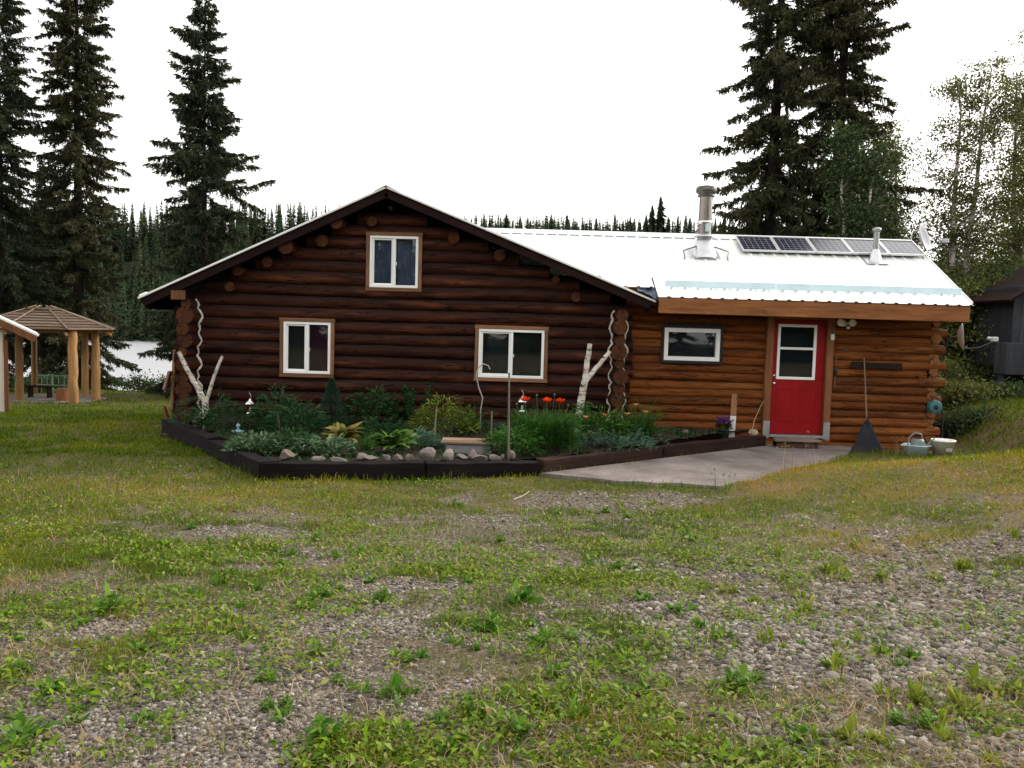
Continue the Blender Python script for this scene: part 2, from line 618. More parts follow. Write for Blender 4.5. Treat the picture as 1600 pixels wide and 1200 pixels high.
def axis(segs):
    out = []
    for a, b, st in segs:
        out += list(np.arange(a, b - 1e-6, st))
    out.append(segs[-1][1])
    return np.array(out)


gx = axis([(-1500, -300, 200), (-300, -60, 30), (-60, -20, 2.5), (-20, -8, .5), (-8, 10, .125), (10, 20, .5), (20, 60, 2.5), (60, 300, 30), (300, 1500, 200)])
gy = axis([(-60, -4, 7), (-4, 1.5, .7), (1.5, 16.5, .125), (16.5, 36, .6), (36, 80, 2), (80, 340, 10), (340, 2500, 180)])
GX, GY = np.meshgrid(gx, gy)
GZ = height(GX, GY)
nx, ny = len(gx), len(gy)
ii = np.arange(nx * ny).reshape(ny, nx)
F = np.stack([ii[:-1, :-1], ii[:-1, 1:], ii[1:, 1:], ii[1:, :-1]], -1).reshape(-1, 4)
me = fast_mesh('ground', np.stack([GX, GY, GZ], -1).reshape(-1, 3), F, None, True)
for nm, fn in (('gravel', gravel_mask), ('dry', dry_mask), ('woods', lambda x, y: np.clip(sst(100, 150, y) + sst(-10, -14, y), 0, 1))):
    a = me.attributes.new(nm, 'FLOAT', 'POINT')
    val = fn(GX.ravel(), GY.ravel())
    if nm == 'gravel':                      # packed stony dirt between the pebbles
        xr, yr = GX.ravel(), GY.ravel()
        val = np.maximum(val, .62 * sst(-3.6, -1.8, xr + .12 * yr) * sst(5.5, 3.5, xr - .1 * yr) * sst(10.6, 8.8, yr))
    a.data.foreach_set('value', np.ascontiguousarray(val, np.float32))
tag(link('ground', me, M['ground']), kind='structure')

# lake
N = Nodes('lake_water')
v = N.obj((1, 1, 1), rnd=False)
N.color((.03, .04, .04)).rough(.9, .1)          # wind-ruffled water: broad mirror glints over a dark body
gls = N.node('ShaderNodeBsdfGlossy'); gls.inputs['Roughness'].default_value = .30; gls.inputs['Color'].default_value = (.60, .61, .63, 1)
frs = N.node('ShaderNodeFresnel'); frs.inputs['IOR'].default_value = 1.33
mxs = N.node('ShaderNodeMixShader')
N.l.new(frs.outputs[0], mxs.inputs[0]); N.l.new(N.b.outputs[0], mxs.inputs[1]); N.l.new(gls.outputs[0], mxs.inputs[2])
N.l.new(mxs.outputs[0], N.out.inputs['Surface'])
bmp = N.node('ShaderNodeBump'); bmp.inputs['Strength'].default_value = .9; bmp.inputs['Distance'].default_value = .9
N.l.new(N.noise(N.obj((.35, .8, 1), rnd=False), 1.0, 4), bmp.inputs['Height']); N.l.new(bmp.outputs[0], gls.inputs['Normal'])
lake = MB().add([(-900, 34, -4.9), (30, 34, -4.9), (30, 260, -4.9), (-900, 260, -4.9)], [(0, 1, 2, 3)]).build('lake', N.mat)
tag(lake, kind='structure')

# concrete pad
N = Nodes('concrete')
v = N.obj((1, 1, 1), rnd=False)
n = N.noise(v, 1.4, 6, .6); n2 = N.noise(v, 40, 4)
c = N.ramp(n, [(.3, (.125, .104, .096)), (.7, (.275, .240, .225))])
c = N.mix(N.ramp(n2, [(.50, (0, 0, 0)), (.70, (.7, .7, .7))]), c, (.07, .058, .052))
st = N.noise(v, .55, 5, .7, .6)
c = N.mix(N.ramp(st, [(.50, (0, 0, 0)), (.62, (.55, .55, .55))]), c, (.085, .066, .055))
N.color(c).rough(.95, .1).bump(n2, .5, .015)
M['concrete'] = N.mat
pad = MB()
cxp = sum(p[0] for p in PAD) / len(PAD); cyp = sum(p[1] for p in PAD) / len(PAD)
rag = []
for i, p in enumerate(PAD):
    q = PAD[(i + 1) % len(PAD)]
    for k in range(5):
        t = k / 5
        x, y = p[0] + (q[0] - p[0]) * t, p[1] + (q[1] - p[1]) * t
        j = .05 if i < 6 else 0
        rag.append((x + random.uniform(-j, j), y + random.uniform(-j, j)))
pad.prism(rag, -.62, -.395)
tag(pad.build('concrete_path', M['concrete']), kind='structure')

# soil in the flower bed: a mounded sheet inside the timbers
N = Nodes('bed_soil')
v = N.obj((1, 1, 1), rnd=False)
n = N.noise(v, 16, 6, .7)
N.color(N.ramp(n, [(.3, (.018, .013, .010)), (.75, (.085, .062, .045))])).rough(.95, .15).bump(n, .9, .05)
M['soil'] = N.mat


def bed_z(x, y):
    return -.27 + .12 * sst(12.5, 15.3, y) + .05 * (fbm(np.asarray(x) * 3, np.asarray(y) * 3, 77, 3) - .5)


bx = np.arange(-6.0, 4.7, .14); by = np.arange(10.9, 15.8, .14)
BX, BY = np.meshgrid(bx, by)
keep = inpoly(BX, BY, [(-5.7, 14.92), (-3.08, 11.2), (.22, 12.0), (4.35, 15.4), (4.4, 15.75), (-5.75, 15.75)])
jj = np.arange(BX.size).reshape(BX.shape)
F = np.stack([jj[:-1, :-1], jj[:-1, 1:], jj[1:, 1:], jj[1:, :-1]], -1).reshape(-1, 4)
kf = keep.ravel()[F].all(1)
me = fast_mesh('bed_soil', np.stack([BX, BY, bed_z(BX, BY)], -1).reshape(-1, 3), F[kf], None, True)
tag(link('bed_soil', me, M['soil']), kind='structure')


# ------------------------------------------------------------------ log cabin
cabin = empty('log_cabin', (-1.9, 15.5, -.3))
tag(cabin, 'long log cabin with dark gabled main part and orange log wing under a white roof', 'house')
C0 = Vector((-1.9, 15.5, -.3))          # parts are given in world coordinates, minus this


def cpart(mb, name, mat, parent=None):
    """build a part of the cabin from world coordinates"""
    o = mb.build(name, mat, parent or cabin)
    if parent is None:
        o.location = -C0
    return o


def log(a, b, r, mats, seed, n=12, parent=None, knot=True):
    a, b = Vector(a), Vector(b)
    L = (b - a).length
    rs = random.Random(seed)
    ns = max(2, int(L / .4))
    mb = MB()
    pts = []; rad = []
    ph = rs.uniform(0, 9); tp = rs.choice((-1, 1)) * rs.uniform(.03, .07)
    for i in range(ns + 1):
        t = i / ns
        pts.append(((t - .5) * L, .012 * math.sin(ph + t * L * .9), .011 * math.sin(ph * 1.7 + t * L * 1.1)))
        rad.append(r * (1 + tp * 1.6 * (t - .5) + rs.uniform(-.035, .035)))
    mb.tube(pts, rad, n, True, 0, 1, True, .018)
    d = (b - a).normalized()
    o = mb.build('log', mats, parent or cabin, recalc=False)
    o.location = (a + b) / 2 - C0
    o.rotation_euler = (rs.uniform(-3, 3) * 0, 0, math.atan2(d.y, d.x))
    return o


def roof_l(x): return 3.91 - (-2.25 - x) * .4728
def roof_r(x): return 3.91 - (x + 2.25) * .3884
def roof_top(x): return roof_l(x) if x < -2.25 else roof_r(x)


DL = [M['dark_log'], M['dark_log_end']]
WL = [M['wing_log'], M['wing_log_end']]
WINDOWS = {'up': (-2.64, -1.65, 2.15, 3.19), 'left': (-4.15, -3.18, .585, 1.635), 'mid': (-.68, .62, .605, 1.60)}
GY0 = 15.5
sd_ = 100
rows = []
z = -.19
k = 0
while z < 3.6:
    rows.append(z)
    under = z + .235
    xl = -2.25 - (3.91 - under) / .4728
    xr = -2.25 + (3.91 - under) / .3884
    xl = max(xl, -6.03 + random.uniform(-.05, .05)); xr = min(xr, 2.12 + random.uniform(-.03, .03))
    spans = [(xl, xr)]
    for (x0, x1, z0, z1) in WINDOWS.values():
        if z0 + .05 < z < z1 - .05:
            new = []
            for a, b in spans:
                if a < x0 and b > x1: new += [(a, x0 + .03), (x1 - .03, b)]
                else: new.append((a, b))
            spans = new
    rr = .119 + random.uniform(-.007, .010)
    for a, b in spans:
        if b - a > .15:
            log((a, GY0, z), (b, GY0, z), rr, DL, sd_); sd_ += 1
    k += 1
    z += .212
# side walls: their ends stick out past the gable at both corners
corner = {-5.72: [], 1.87: []}
for X in corner:
    z = -.29; i = 0
    while z < (1.95 if X > 0 else 1.85):
        r_ = (.138 if i % 2 else .100) + random.uniform(-.012, .014)
        corner[X].append((z, r_))
        log((X + random.uniform(-.02, .02), 15.02 + random.uniform(-.05, .06), z), (X, 24.3, z), r_, DL, sd_, 14); sd_ += 1
        z += .212; i += 1
# back gable, closed with logs as well
z = -.19
while z < 3.6:
    under = z + .235
    xl = max(-6.0, -2.25 - (3.91 - under) / .4728); xr = min(2.1, -2.25 + (3.91 - under) / .3884)
    log((xl, 24.0, z), (xr, 24.0, z), .12, DL, sd_, 8); sd_ += 1
    z += .212
# purlin and tie log ends under the rakes
for (x, zz, r_, out) in [(-5.01, 2.16, .085, .12), (-4.86, 2.44, .10, .16), (-4.34, 2.6, .10, .14), (-4.0, 2.86, .125, .3), (-3.39, 2.99, .10, .14),
                         (-3.11, 3.29, .115, .3), (-2.52, 3.35, .09, .1), (-.27, 2.82, .10, .14), (.73, 2.42, .07, .08), (1.07, 2.13, .08, .1), (-1.1, 3.1, .1, .12)]:
    log((x, 15.38 - out, zz), (x, 17.0, zz), r_, DL, sd_, 12); sd_ += 1
# square plate end on the left corner
cpart(MB().box((-5.82, 15.4, 1.975), (.27, .75, .18), None, .012), 'beam', M['dark_wood_y'])
mb = MB().box((-5.82, 15.018, 1.975), (.25, .012, .16), None, .004)
cpart(mb, 'beam_end', M['jamb'])
# white chinking bead round the crossing logs
for X in corner:
    for side in (-1, 1):
        if X < 0 and side < 0: continue
        pts = []
        for zz in np.arange(-.2, 1.93, .053):
            w = .055
            for (zc, r_) in corner[X]:
                q = (r_ + .022) ** 2 - (zz - zc) ** 2
                if q > 0: w = max(w, math.sqrt(q))
            dz = min(abs(zz - q) for q in rows)
            yy = GY0 - math.sqrt(max(.119 ** 2 - dz ** 2, .002)) - .004
            pts.append((X + side * (w + random.uniform(-.004, .01)), yy, zz))
        b_ = MB().tube(pts, [random.uniform(.012, .028) for _ in pts], 6)
        cpart(b_, 'chinking', M['chinking'])

# ---- windows of the gable
def make_window(x0, x1, z0, z1, yf, curtains, split=True, tw=.065, trim='trim', trimz='trim_z', frame_w=.048, backing='dark_log'):
    """outer trim box x0..x1, z0..z1, wall front at yf"""
    cx, cz = (x0 + x1) / 2, (z0 + z1) / 2
    fx0, fx1, fz0, fz1 = x0 + tw, x1 - tw, z0 + tw, z1 - tw
    f = MB()
    d, yc = .11, yf + .035
    f.box((cx, yc, fz1 - frame_w / 2), (fx1 - fx0, d, frame_w), None, .006)
    f.box((cx, yc, fz0 + frame_w / 2), (fx1 - fx0, d, frame_w), None, .006)
    for sx in (fx0 + frame_w / 2, fx1 - frame_w / 2):
        f.box((sx, yc + .001, cz), (frame_w, d - .002, fz1 - fz0 - 2 * frame_w), None, .006)
    w = cpart(f, 'window', M['vinyl'])
    def sub(mb, name, mat):
        return mb.build(name, mat, w)
    for zz in (z0 + tw / 2, z1 - tw / 2):
        sub(MB().box((cx, yf - .012 + random.uniform(-.002, .002), zz), (x1 - x0 + random.uniform(0, .02), .034, tw), RY(random.uniform(-.008, .008)), .004), 'trim_board', M[trim])
    for xx in (x0 + tw / 2, x1 - tw / 2):
        sub(MB().box((xx, yf - .010, cz), (tw - .002, .030, z1 - z0 - 2 * tw - .004), RY(random.uniform(-.008, .008)), .004), 'trim_board', M[trimz])
    # deep rough frame that closes the log ends round the opening
    for c_, d_ in (((cx, yf + .14, z1 + .01), (x1 - x0, .17, .14)), ((cx, yf + .14, z0 - .01), (x1 - x0, .17, .14)),
                   ((x0 + .03, yf + .14, cz), (.07, .168, z1 - z0 - .16)), ((x1 - .03, yf + .14, cz), (.07, .168, z1 - z0 - .16))):
        sub(MB().box(c_, d_), 'rough_frame', M[backing])
    ix0, ix1, iz0, iz1 = fx0 + frame_w, fx1 - frame_w, fz0 + frame_w, fz1 - frame_w
    if split:
        mid = cx + .005
        sub(MB().box((mid, yc - .012, cz), (.05, .08, iz1 - iz0), None, .006), 'mullion', M['vinyl'])
        spans = [(ix0, mid - .025), (mid + .025, ix1)]
        a, b = spans[0]
        s = MB()
        for zz in (iz0 + .014, iz1 - .014): s.box(((a + b) / 2, yc - .01, zz), (b - a, .04, .028), None, .003)
        for xx in (a + .014, b - .014): s.box((xx, yc - .011, cz), (.028, .038, iz1 - iz0 - .056), None, .003)
        sub(s, 'sliding_sash', M['vinyl'])
        sub(MB().box((mid + .04, yc - .04, cz - .03), (.014, .02, .06), None, .004), 'latch', M['vinyl'])
    else:
        spans = [(ix0, ix1)]
    for i, (a, b) in enumerate(spans):
        sub(MB().box(((a + b) / 2, yc + .012, cz), (b - a, .006, iz1 - iz0)), 'pane', M['glass'])
        # curtain or fly screen behind the glass, gathered in soft folds
        c = MB()
        nn = 26
        amp = .014 if 'curtain' in curtains[i] else .001
        vs = []
        ph = random.uniform(0, 6)
        for zi in range(7):
            tz = zi / 6
            for xi in range(nn + 1):
                t = xi / nn
                vs.append((a - .02 + (b - a + .04) * t, yc + .075 + amp * math.sin(t * 26 + ph + tz * 1.3) + amp * .8 * math.sin(t * 9 + ph * 2 - tz * 2), iz0 - .02 + (iz1 - iz0 + .04) * tz))
        fs = [[zi * (nn + 1) + xi, zi * (nn + 1) + xi + 1, (zi + 1) * (nn + 1) + xi + 1, (zi + 1) * (nn + 1) + xi] for zi in range(6) for xi in range(nn)]
        c.add(vs, fs, 0, True)
        sub(c, 'curtain' if 'curtain' in curtains[i] else 'fly_screen', M[curtains[i]])
    return w


YF = GY0 - .119
w1 = make_window(*WINDOWS['up'], YF, ['curtain_blue', 'curtain_blue']); w1['label'] = 'upper gable window with blue grey curtains'
w2 = make_window(*WINDOWS['left'], YF, ['screen', 'curtain_purple']); w2['label'] = 'left ground floor window with dark purple curtain'
w3 = make_window(*WINDOWS['mid'], YF, ['screen', 'screen_green']); w3['label'] = 'wide sliding window above the poppies'

gl_ = MB().lathe([(0, -.06), (.05, -.05), (.055, 0), (.02, .02)], 12, (-2.2, 15.28, 3.60), M=RX(R(-60)))
gl_.box((-2.2, 15.36, 3.62), (.10, .06, .08), None, .01)
cpart(gl_, 'gable_lamp', M['black'])

# ---- wing
WY = 15.64
WR = .086
wwin = (2.66, 3.77, 1.01, 1.70)
z = -.42; i = 0
while z < 2.12:
    ext = 7.79 if i % 2 == 0 else 7.50
    spans = [(2.02, ext + random.uniform(-.04, .04))]
    for (x0, x1, z0, z1) in (wwin, (4.53, 5.75, -.30, 1.95)):
        if z0 + .04 < z < z1 - .03 or (x0 > 4 and z0 < z < z1):
            new = []
            for a, b in spans:
                if a < x0 and b > x1: new += [(a, x0 + .03), (x1 - .03, b)]
                else: new.append((a, b))
            spans = new
    for a, b in spans:
        log((a, WY, z), (b, WY, z), WR + random.uniform(-.003, .004), WL, sd_, 12); sd_ += 1
    z += .149; i += 1
z = -.345; i = 0
while z < 2.1:
    log((7.60 + random.uniform(-.015, .015), 15.58 + random.uniform(-.03, .03), z), (7.60, 19.5, z), .088, WL, sd_, 12); sd_ += 1
    z += .149; i += 1
z = 2.15
while z < 3.2:                          # triangle of the wing's end gable
    hy = (3.40 - z) / .52 - .08
    log((7.60, 17.4 - hy, z), (7.60, 17.4 + hy, z), .086, WL, sd_, 8); sd_ += 1
    z += .149
z = -.42
while z < 2.1:
    log((2.0, 19.2, z), (7.75, 19.2, z), .09, WL, sd_, 8); sd_ += 1
    z += .16
w4 = make_window(*wwin, WY - WR, ['screen'], False, .052, 'black_trim', 'black_trim', .075, 'black_trim')
w4['label'] = 'small white framed window with black surround in the wing'

# ---- door
DYF = WY - WR - .015
d_ = MB()
d_.box((5.14, DYF + .055, .285), (.955, .045, 1.0), None, .004)              # lower leaf
d_.box((5.14, DYF + .055, 1.835 - .03), (.955, .045, .085), None, .004)
d_.box((4.71, DYF + .055, 1.275), (.095, .045, .975), None, .004)
d_.box((5.535, DYF + .055, 1.275), (.165, .045, .975), None, .004)
door = cpart(d_, 'door', M['red'])
door['label'] = 'red entrance door with white framed window'
def dsub(mb, name, mat): return mb.build(name, mat, door)
for cx in (4.93, 5.35):
    p = MB()
    for zz in (.02, .60): p.box((cx, DYF + .030, zz), (.30, .010, .022), None, .004)
    for xx in (cx - .14, cx + .14): p.box((xx, DYF + .0302, .31), (.022, .0096, .556), None, .004)
    dsub(p, 'raised_panel', M['red'])
p = MB()
for zz, t in ((.80, .05), (1.745, .05), (1.335, .045)): p.box((5.105, DYF + .03, zz), (.70, .03, t), None, .005)
for xx in (4.78, 5.43): p.box((xx, DYF + .0305, 1.27), (.05, .029, .99), None, .005)
dsub(p, 'window_frame', M['vinyl'])
for z0, z1 in ((.825, 1.313), (1.357, 1.72)):
    dsub(MB().box((5.105, DYF + .05, (z0 + z1) / 2), (.60, .006, z1 - z0)), 'pane', M['glass'])
dsub(MB().box((5.105, DYF + .12, 1.27), (.75, .01, 1.05)), 'blind', M['screen'])
kn = MB().lathe([(0, -.055), (.02, -.053), (.03, -.04), (.027, -.025), (.012, -.018), (.012, 0), (.03, .001), (.03, .01)], 14, (4.715, DYF + .03, .70), M=RX(R(-90)) @ Matrix.Scale(1, 3))
dsub(kn, 'knob', M['steel'])
dsub(MB().lathe([(0, -.02), (.022, -.018), (.026, -.004), (.026, .005)], 14, (4.715, DYF + .03, .84), M=RX(R(-90))), 'deadbolt', M['steel'])
fr = MB()
cpart(MB().box((4.60, DYF + .02, .83), (.125, .15, 2.24), RY(.004), .006), 'door_jamb', M['jamb'])
cpart(MB().box((5.685, DYF + .02, .83), (.125, .15, 2.24), RY(-.003), .006), 'door_jamb', M['jamb'])
cpart(MB().box((5.14, DYF + .03, 1.90), (.965, .13, .085), None, .006), 'door_header', M['jamb'])
cpart(MB().box((5.14, DYF + .01, -.245), (.97, .19, .045), None, .006), 'threshold', M['grey_metal'])
for xx in (4.60, 5.685):
    cpart(MB().box((xx, DYF - .062, -.13), (.118, .012, .31), None, .003), 'kick_plate', M['grey_metal'])
cpart(MB().box((5.14, DYF + .05, -.35), (1.3, .12, .16), None, .01), 'sill_beam', M['wing_log'])

# ---- main roof
rf = MB()
for (xa, za, xb, zb) in ((-6.48, 1.91, -2.25, 3.91), (-2.25, 3.91, 2.42, 2.097)):
    t = .07
    rf.add([(xa, 15.02, za - .015), (xb, 15.02, zb - .015), (xb, 24.5, zb - .015), (xa, 24.5, za - .015),
            (xa, 15.02, za - .015 - t), (xb, 15.02, zb - .015 - t), (xb, 24.5, zb - .015 - t), (xa, 24.5, za - .015 - t)],
           [(0, 1, 2, 3), (4, 7, 6, 5), (0, 4, 5, 1), (1, 5, 6, 2), (2, 6, 7, 3), (3, 7, 4, 0)])
roof = cpart(rf, 'roof', M['dark_wood_y'])
def rsub(mb, name, mat): return mb.build(name, mat, roof)


def corrugated(mb, P, run, width_dir, wid, length_dir, ln, nrm, rib=.229, hgt=.02, th=.0):
    """ribbed sheet: P corner, wid along width_dir, ln along length_dir"""
    n = max(1, int(round(wid / rib)))
    prof = []
    for i in range(n):
        b = i * wid / n
        w_ = wid / n
        prof += [(b, 0), (b + w_ * .62, 0), (b + w_ * .70, hgt), (b + w_ * .86, hgt), (b + w_ * .94, 0)]
    prof.append((wid, 0))
    P = Vector(P); W = Vector(width_dir); L = Vector(length_dir); Nn = Vector(nrm)
    vs = [P + W * a + Nn * h_ for a, h_ in prof] + [P + W * a + Nn * h_ + L * ln for a, h_ in prof]
    m = len(prof)
    mb.add(vs, [[i, i + 1, m + i + 1, m + i] for i in range(m - 1)])


for (xe, ze) in ((-6.53, 1.886), (2.47, 2.078)):
    sgn = -1 if xe < 0 else 1
    L = Vector((xe + 2.25, 0, ze - 3.91)); ln = L.length; L.normalize()
    Nn = Vector((-L.z * sgn, 0, abs(L.x))) if sgn < 0 else Vector((-L.z, 0, L.x))
    if Nn.z < 0: Nn = -Nn
    y = 14.98
    while y < 24.5:
        mb = MB(); w_ = min(.916, 24.52 - y)
        corrugated(mb, Vector((-2.25, y, 3.91)) + Nn * .004, None, (0, 1, 0), w_ - .002, L, ln, Nn)
        rsub(mb, 'roof_sheet', M['white_metal'])
        y += .916
    # barge board, rake trim and eave fascia
    ang = math.atan2(L.z, L.x)
    mid = Vector((-2.25, 0, 3.91)) + L * ((ln - .06) / 2)
    rot = Matrix.Rotation(-ang, 3, 'Y')
    p = mid - Nn * .10
    rsub(MB().box((p.x, 15.035, p.z), (ln - .10, .045, .12), rot, .006), 'barge_board', M['dark_wood_x'])
    p = mid + Nn * .002
    rsub(MB().box((p.x, 14.99, p.z), (ln, .03, .035), rot, .004), 'rake_trim', M['white_metal'])
    p = Vector((xe - sgn * .06, 0, ze)) - Nn * .10
    rsub(MB().box((p.x, 19.76, p.z), (.03, 9.4, .16), rot, .004), 'eave_board', M['dark_wood_y'])
    # plank soffit under the overhang, board by board
    for j in range(4):
        yy = 15.10 + j * .095
        p = mid - Nn * .102
        rsub(MB().box((p.x, yy, p.z), (ln - .12, .09, .018), rot, .003), 'soffit_board', M['dark_wood_x'])
rsub(MB().add([(-2.45, 14.96, 3.84), (-2.25, 14.96, 3.945), (-2.05, 14.96, 3.85), (-2.45, 24.5, 3.84), (-2.25, 24.5, 3.945), (-2.05, 24.5, 3.85)],
              [(0, 1, 4, 3), (1, 2, 5, 4)]), 'ridge_cap', M['galv_dark'])
rsub(MB().box((-6.45, 15.4, 1.965), (.14, .7, .05), RY(-.44), .01), 'eave_flashing', M['white_metal'])

# ---- wing roof
SL = Vector((0, 2.5, 1.30)); wl_ = SL.length; SLn = SL.normalized(); WN = Vector((0, -SLn.z, SLn.y))
wr = MB()
def wing_z(y): return 2.18 + (y - 14.9) * .52
wr.add([(2.5, 14.93, wing_z(14.93) - .02), (7.80, 14.93, wing_z(14.93) - .02), (7.80, 17.4, 3.46), (2.5, 17.4, 3.46),
        (7.80, 19.9, 2.16), (2.5, 19.9, 2.16)] +
       [(2.5, 14.93, wing_z(14.93) - .09), (7.80, 14.93, wing_z(14.93) - .09), (7.80, 17.4, 3.39), (2.5, 17.4, 3.39), (7.80, 19.9, 2.09), (2.5, 19.9, 2.09)],
       [(0, 1, 2, 3), (3, 2, 4, 5), (6, 9, 8, 7), (9, 11, 10, 8), (0, 6, 7, 1), (1, 7, 8, 2), (2, 8, 10, 4), (4, 10, 11, 5), (0, 3, 9, 6), (3, 5, 11, 9)])
wroof = cpart(wr, 'wing_roof', M['fascia'])
def wsub(mb, name, mat): return mb.build(name, mat, wroof)
x = -1.2; i = 0
while x < 7.8:
    w_ = min(.916, 7.86 - x)
    # a sheet stops where the main roof rises through it
    zr = min(3.5, roof_r(x + w_) if x + w_ < 2.6 else 0)
    ylow = max(15.55, 14.9 + (zr - .09 - 2.18) / .52) if x + w_ < 2.6 else 14.86 + random.uniform(-.006, .006)
    if x < 2.44 < x + w_:
        # the sheet at the valley starts at the corner of the eave
        w0 = 2.44 - x
        mbv = MB(); P0 = Vector((x, 15.2, wing_z(15.2))) + WN * .006
        corrugated(mbv, P0, None, (1, 0, 0), w0 - .001, SLn, (17.4 - 15.2) / SLn.y, WN)
        wsub(mbv, 'roof_sheet', M['white_metal'])
        x2 = 2.44; w2_ = w_ - w0
    else:
        x2, w2_ = x, w_
    mb = MB(); P0 = Vector((x2, ylow, wing_z(ylow))) + WN * (.006 + .001 * (i % 2))
    corrugated(mb, P0, None, (1, 0, 0), w2_ - .001, SLn, (17.4 - ylow) / SLn.y, WN)
    wsub(mb, 'roof_sheet', M['white_metal'])
    mb = MB(); P0 = Vector((x2, 17.4, 3.485)); Lb = Vector((0, 2.5, -1.3)).normalized()
    corrugated(mb, P0, None, (1, 0, 0), w2_ - .001, Lb, 2.86, Vector((0, 1.3, 2.5)).normalized())
    wsub(mb, 'roof_sheet', M['white_metal'])
    x += .916; i += 1
x = -1.0
while x < 7.8:
    w_ = min(1.8, 7.87 - x)
    wsub(MB().add([(x, 17.24, 3.428), (x, 17.4, 3.53), (x, 17.56, 3.428), (x + w_ - .004, 17.24, 3.428), (x + w_ - .004, 17.4, 3.53), (x + w_ - .004, 17.56, 3.428)],
                  [(0, 1, 4, 3), (1, 2, 5, 4)]), 'ridge_cap', M['white_metal'])
    x += 1.8
wsub(MB().box((5.145, 14.895, 2.02), (5.33, .045, .265), RY(.002), .006), 'fascia_board', M['fascia'])
wsub(MB().box((5.1, 15.2, 1.995), (5.2, .5, .02), None, .003), 'soffit', M['fascia'])
ang = math.atan2(1.3, 2.5)
for sg in (1, -1):
    wsub(MB().box((7.835, 17.4 - sg * 1.24, 2.725), (.03, 2.70, .15), RX(sg * ang), .005), 'barge_board', M['fascia'])
    wsub(MB().box((7.858, 17.4 - sg * 1.26, 2.845), (.02, 2.80, .06), RX(sg * ang), .004), 'rake_trim', M['white_metal'])
# blue snow stop along the eave, carried on feet
bl = MB()
y0 = 15.16
for xa, xb in ((2.62, 4.55), (4.56, 6.4), (6.41, 7.79)):
    q = MB().box(((xa + xb) / 2, y0, wing_z(y0) + .10), (xb - xa, .02, .115), RX(-.25), .004)
    for xx in np.arange(xa + .12, xb, .23):
        q.box((xx, y0 + .01, wing_z(y0) + .032), (.03, .05, .03))
    wsub(q, 'snow_stop', M['blue_metal'])
# crumpled flashing in the valley
fl = MB()
vs = []
for a in range(7):
    for b in range(6):
        t, u = a / 6, b / 5
        vs.append((2.12 + .42 * t + random.uniform(-.015, .015), 14.93 + .5 * u, max(roof_r(2.12 + .42 * t), 2.12) + .06 + .26 * u * (.2 + t * .8) + random.uniform(-.025, .035) - .05 * t * (1 - u)))
fl.add(vs, [[a * 6 + b, a * 6 + b + 1, (a + 1) * 6 + b + 1, (a + 1) * 6 + b] for a in range(6) for b in range(5)], 0, False)
wsub(fl, 'valley_flashing', plain('tarp', (.05, .075, .12), .35, 0, .6, 9))

# ---- chimney
def pipe(mb, prof, x, y, z0, n=20): return mb.lathe(prof, n, (x, y, z0))
ch = pipe(MB(), [(.125, 0), (.125, 1.05)], 3.57, 16.55, 3.1, 24)
chim = cpart(ch, 'chimney_pipe', M['flue'])
pipe(MB(), [(.135, .0), (.14, .02), (.14, .05), (.128, .06)], 3.57, 16.55, 3.62).build('pipe_band', M['steel'], chim)
pipe(MB(), [(.128, 0), (.165, .015), (.165, .03), (.15, .04), (.15, .075), (.185, .08), (.195, .10), (.195, .17), (.17, .20), (.05, .225), (0, .23)], 3.57, 16.55, 4.12, 24).build('rain_cap', M['galv_dark'], chim)
pipe(MB(), [(.26, 0), (.23, .10), (.17, .33), (.135, .36), (.13, .42)], 3.57, 16.55, 2.98).build('flashing_cone', M['galv'], chim)
pipe(MB(), [(.22, 0), (.215, .012), (.15, .05), (.13, .055)], 3.57, 16.55, 3.38).build('storm_collar', M['galv'], chim)
zz = wing_z(16.55)
q = MB().box((3.57, 16.55, zz + .038), (.56, .50, .012), RX(ang), .003)
q.build('flashing_plate', M['galv'], chim)
q = MB()
for sx in (-1, 1):
    q.tube([(3.57 + sx * .4, 16.3, wing_z(16.3) + .03), (3.57 + sx * .42, 16.36, wing_z(16.36) + .16), (3.57 + sx * .14, 16.45, 3.2)], .012, 6)
q.build('brace', M['galv_dark'], chim)
MB().box((3.60, 16.42, 3.55), (.09, .006, .16), None, .002).build('rating_plate', plain('plate', (.5, .6, .6), .4), chim)
# ---- vent pipe
vp = cpart(pipe(MB(), [(.05, 0), (.05, .62)], 6.80, 16.48, 2.98, 16), 'vent_pipe', M['alu_dull'])
pipe(MB(), [(.05, 0), (.075, .005), (.082, .03), (.082, .06), (.03, .085), (0, .088)], 6.80, 16.48, 3.56, 16).build('vent_cap', M['alu_dull'], vp)
pipe(MB(), [(.15, -.04), (.12, .06), (.07, .2), (.055, .24)], 6.80, 16.48, 2.99, 16).build('vent_boot', M['galv'], vp)
MB().box((6.80, 16.48, wing_z(16.48) + .036), (.42, .40, .01), RX(ang), .003).build('boot_plate', M['galv'], vp)


# ------------------------------------------------------------------ things on the cabin
def thing(name, label, cat, loc, rz=0, group=None):
    return tag(empty(name, loc, rz), label, cat, group)


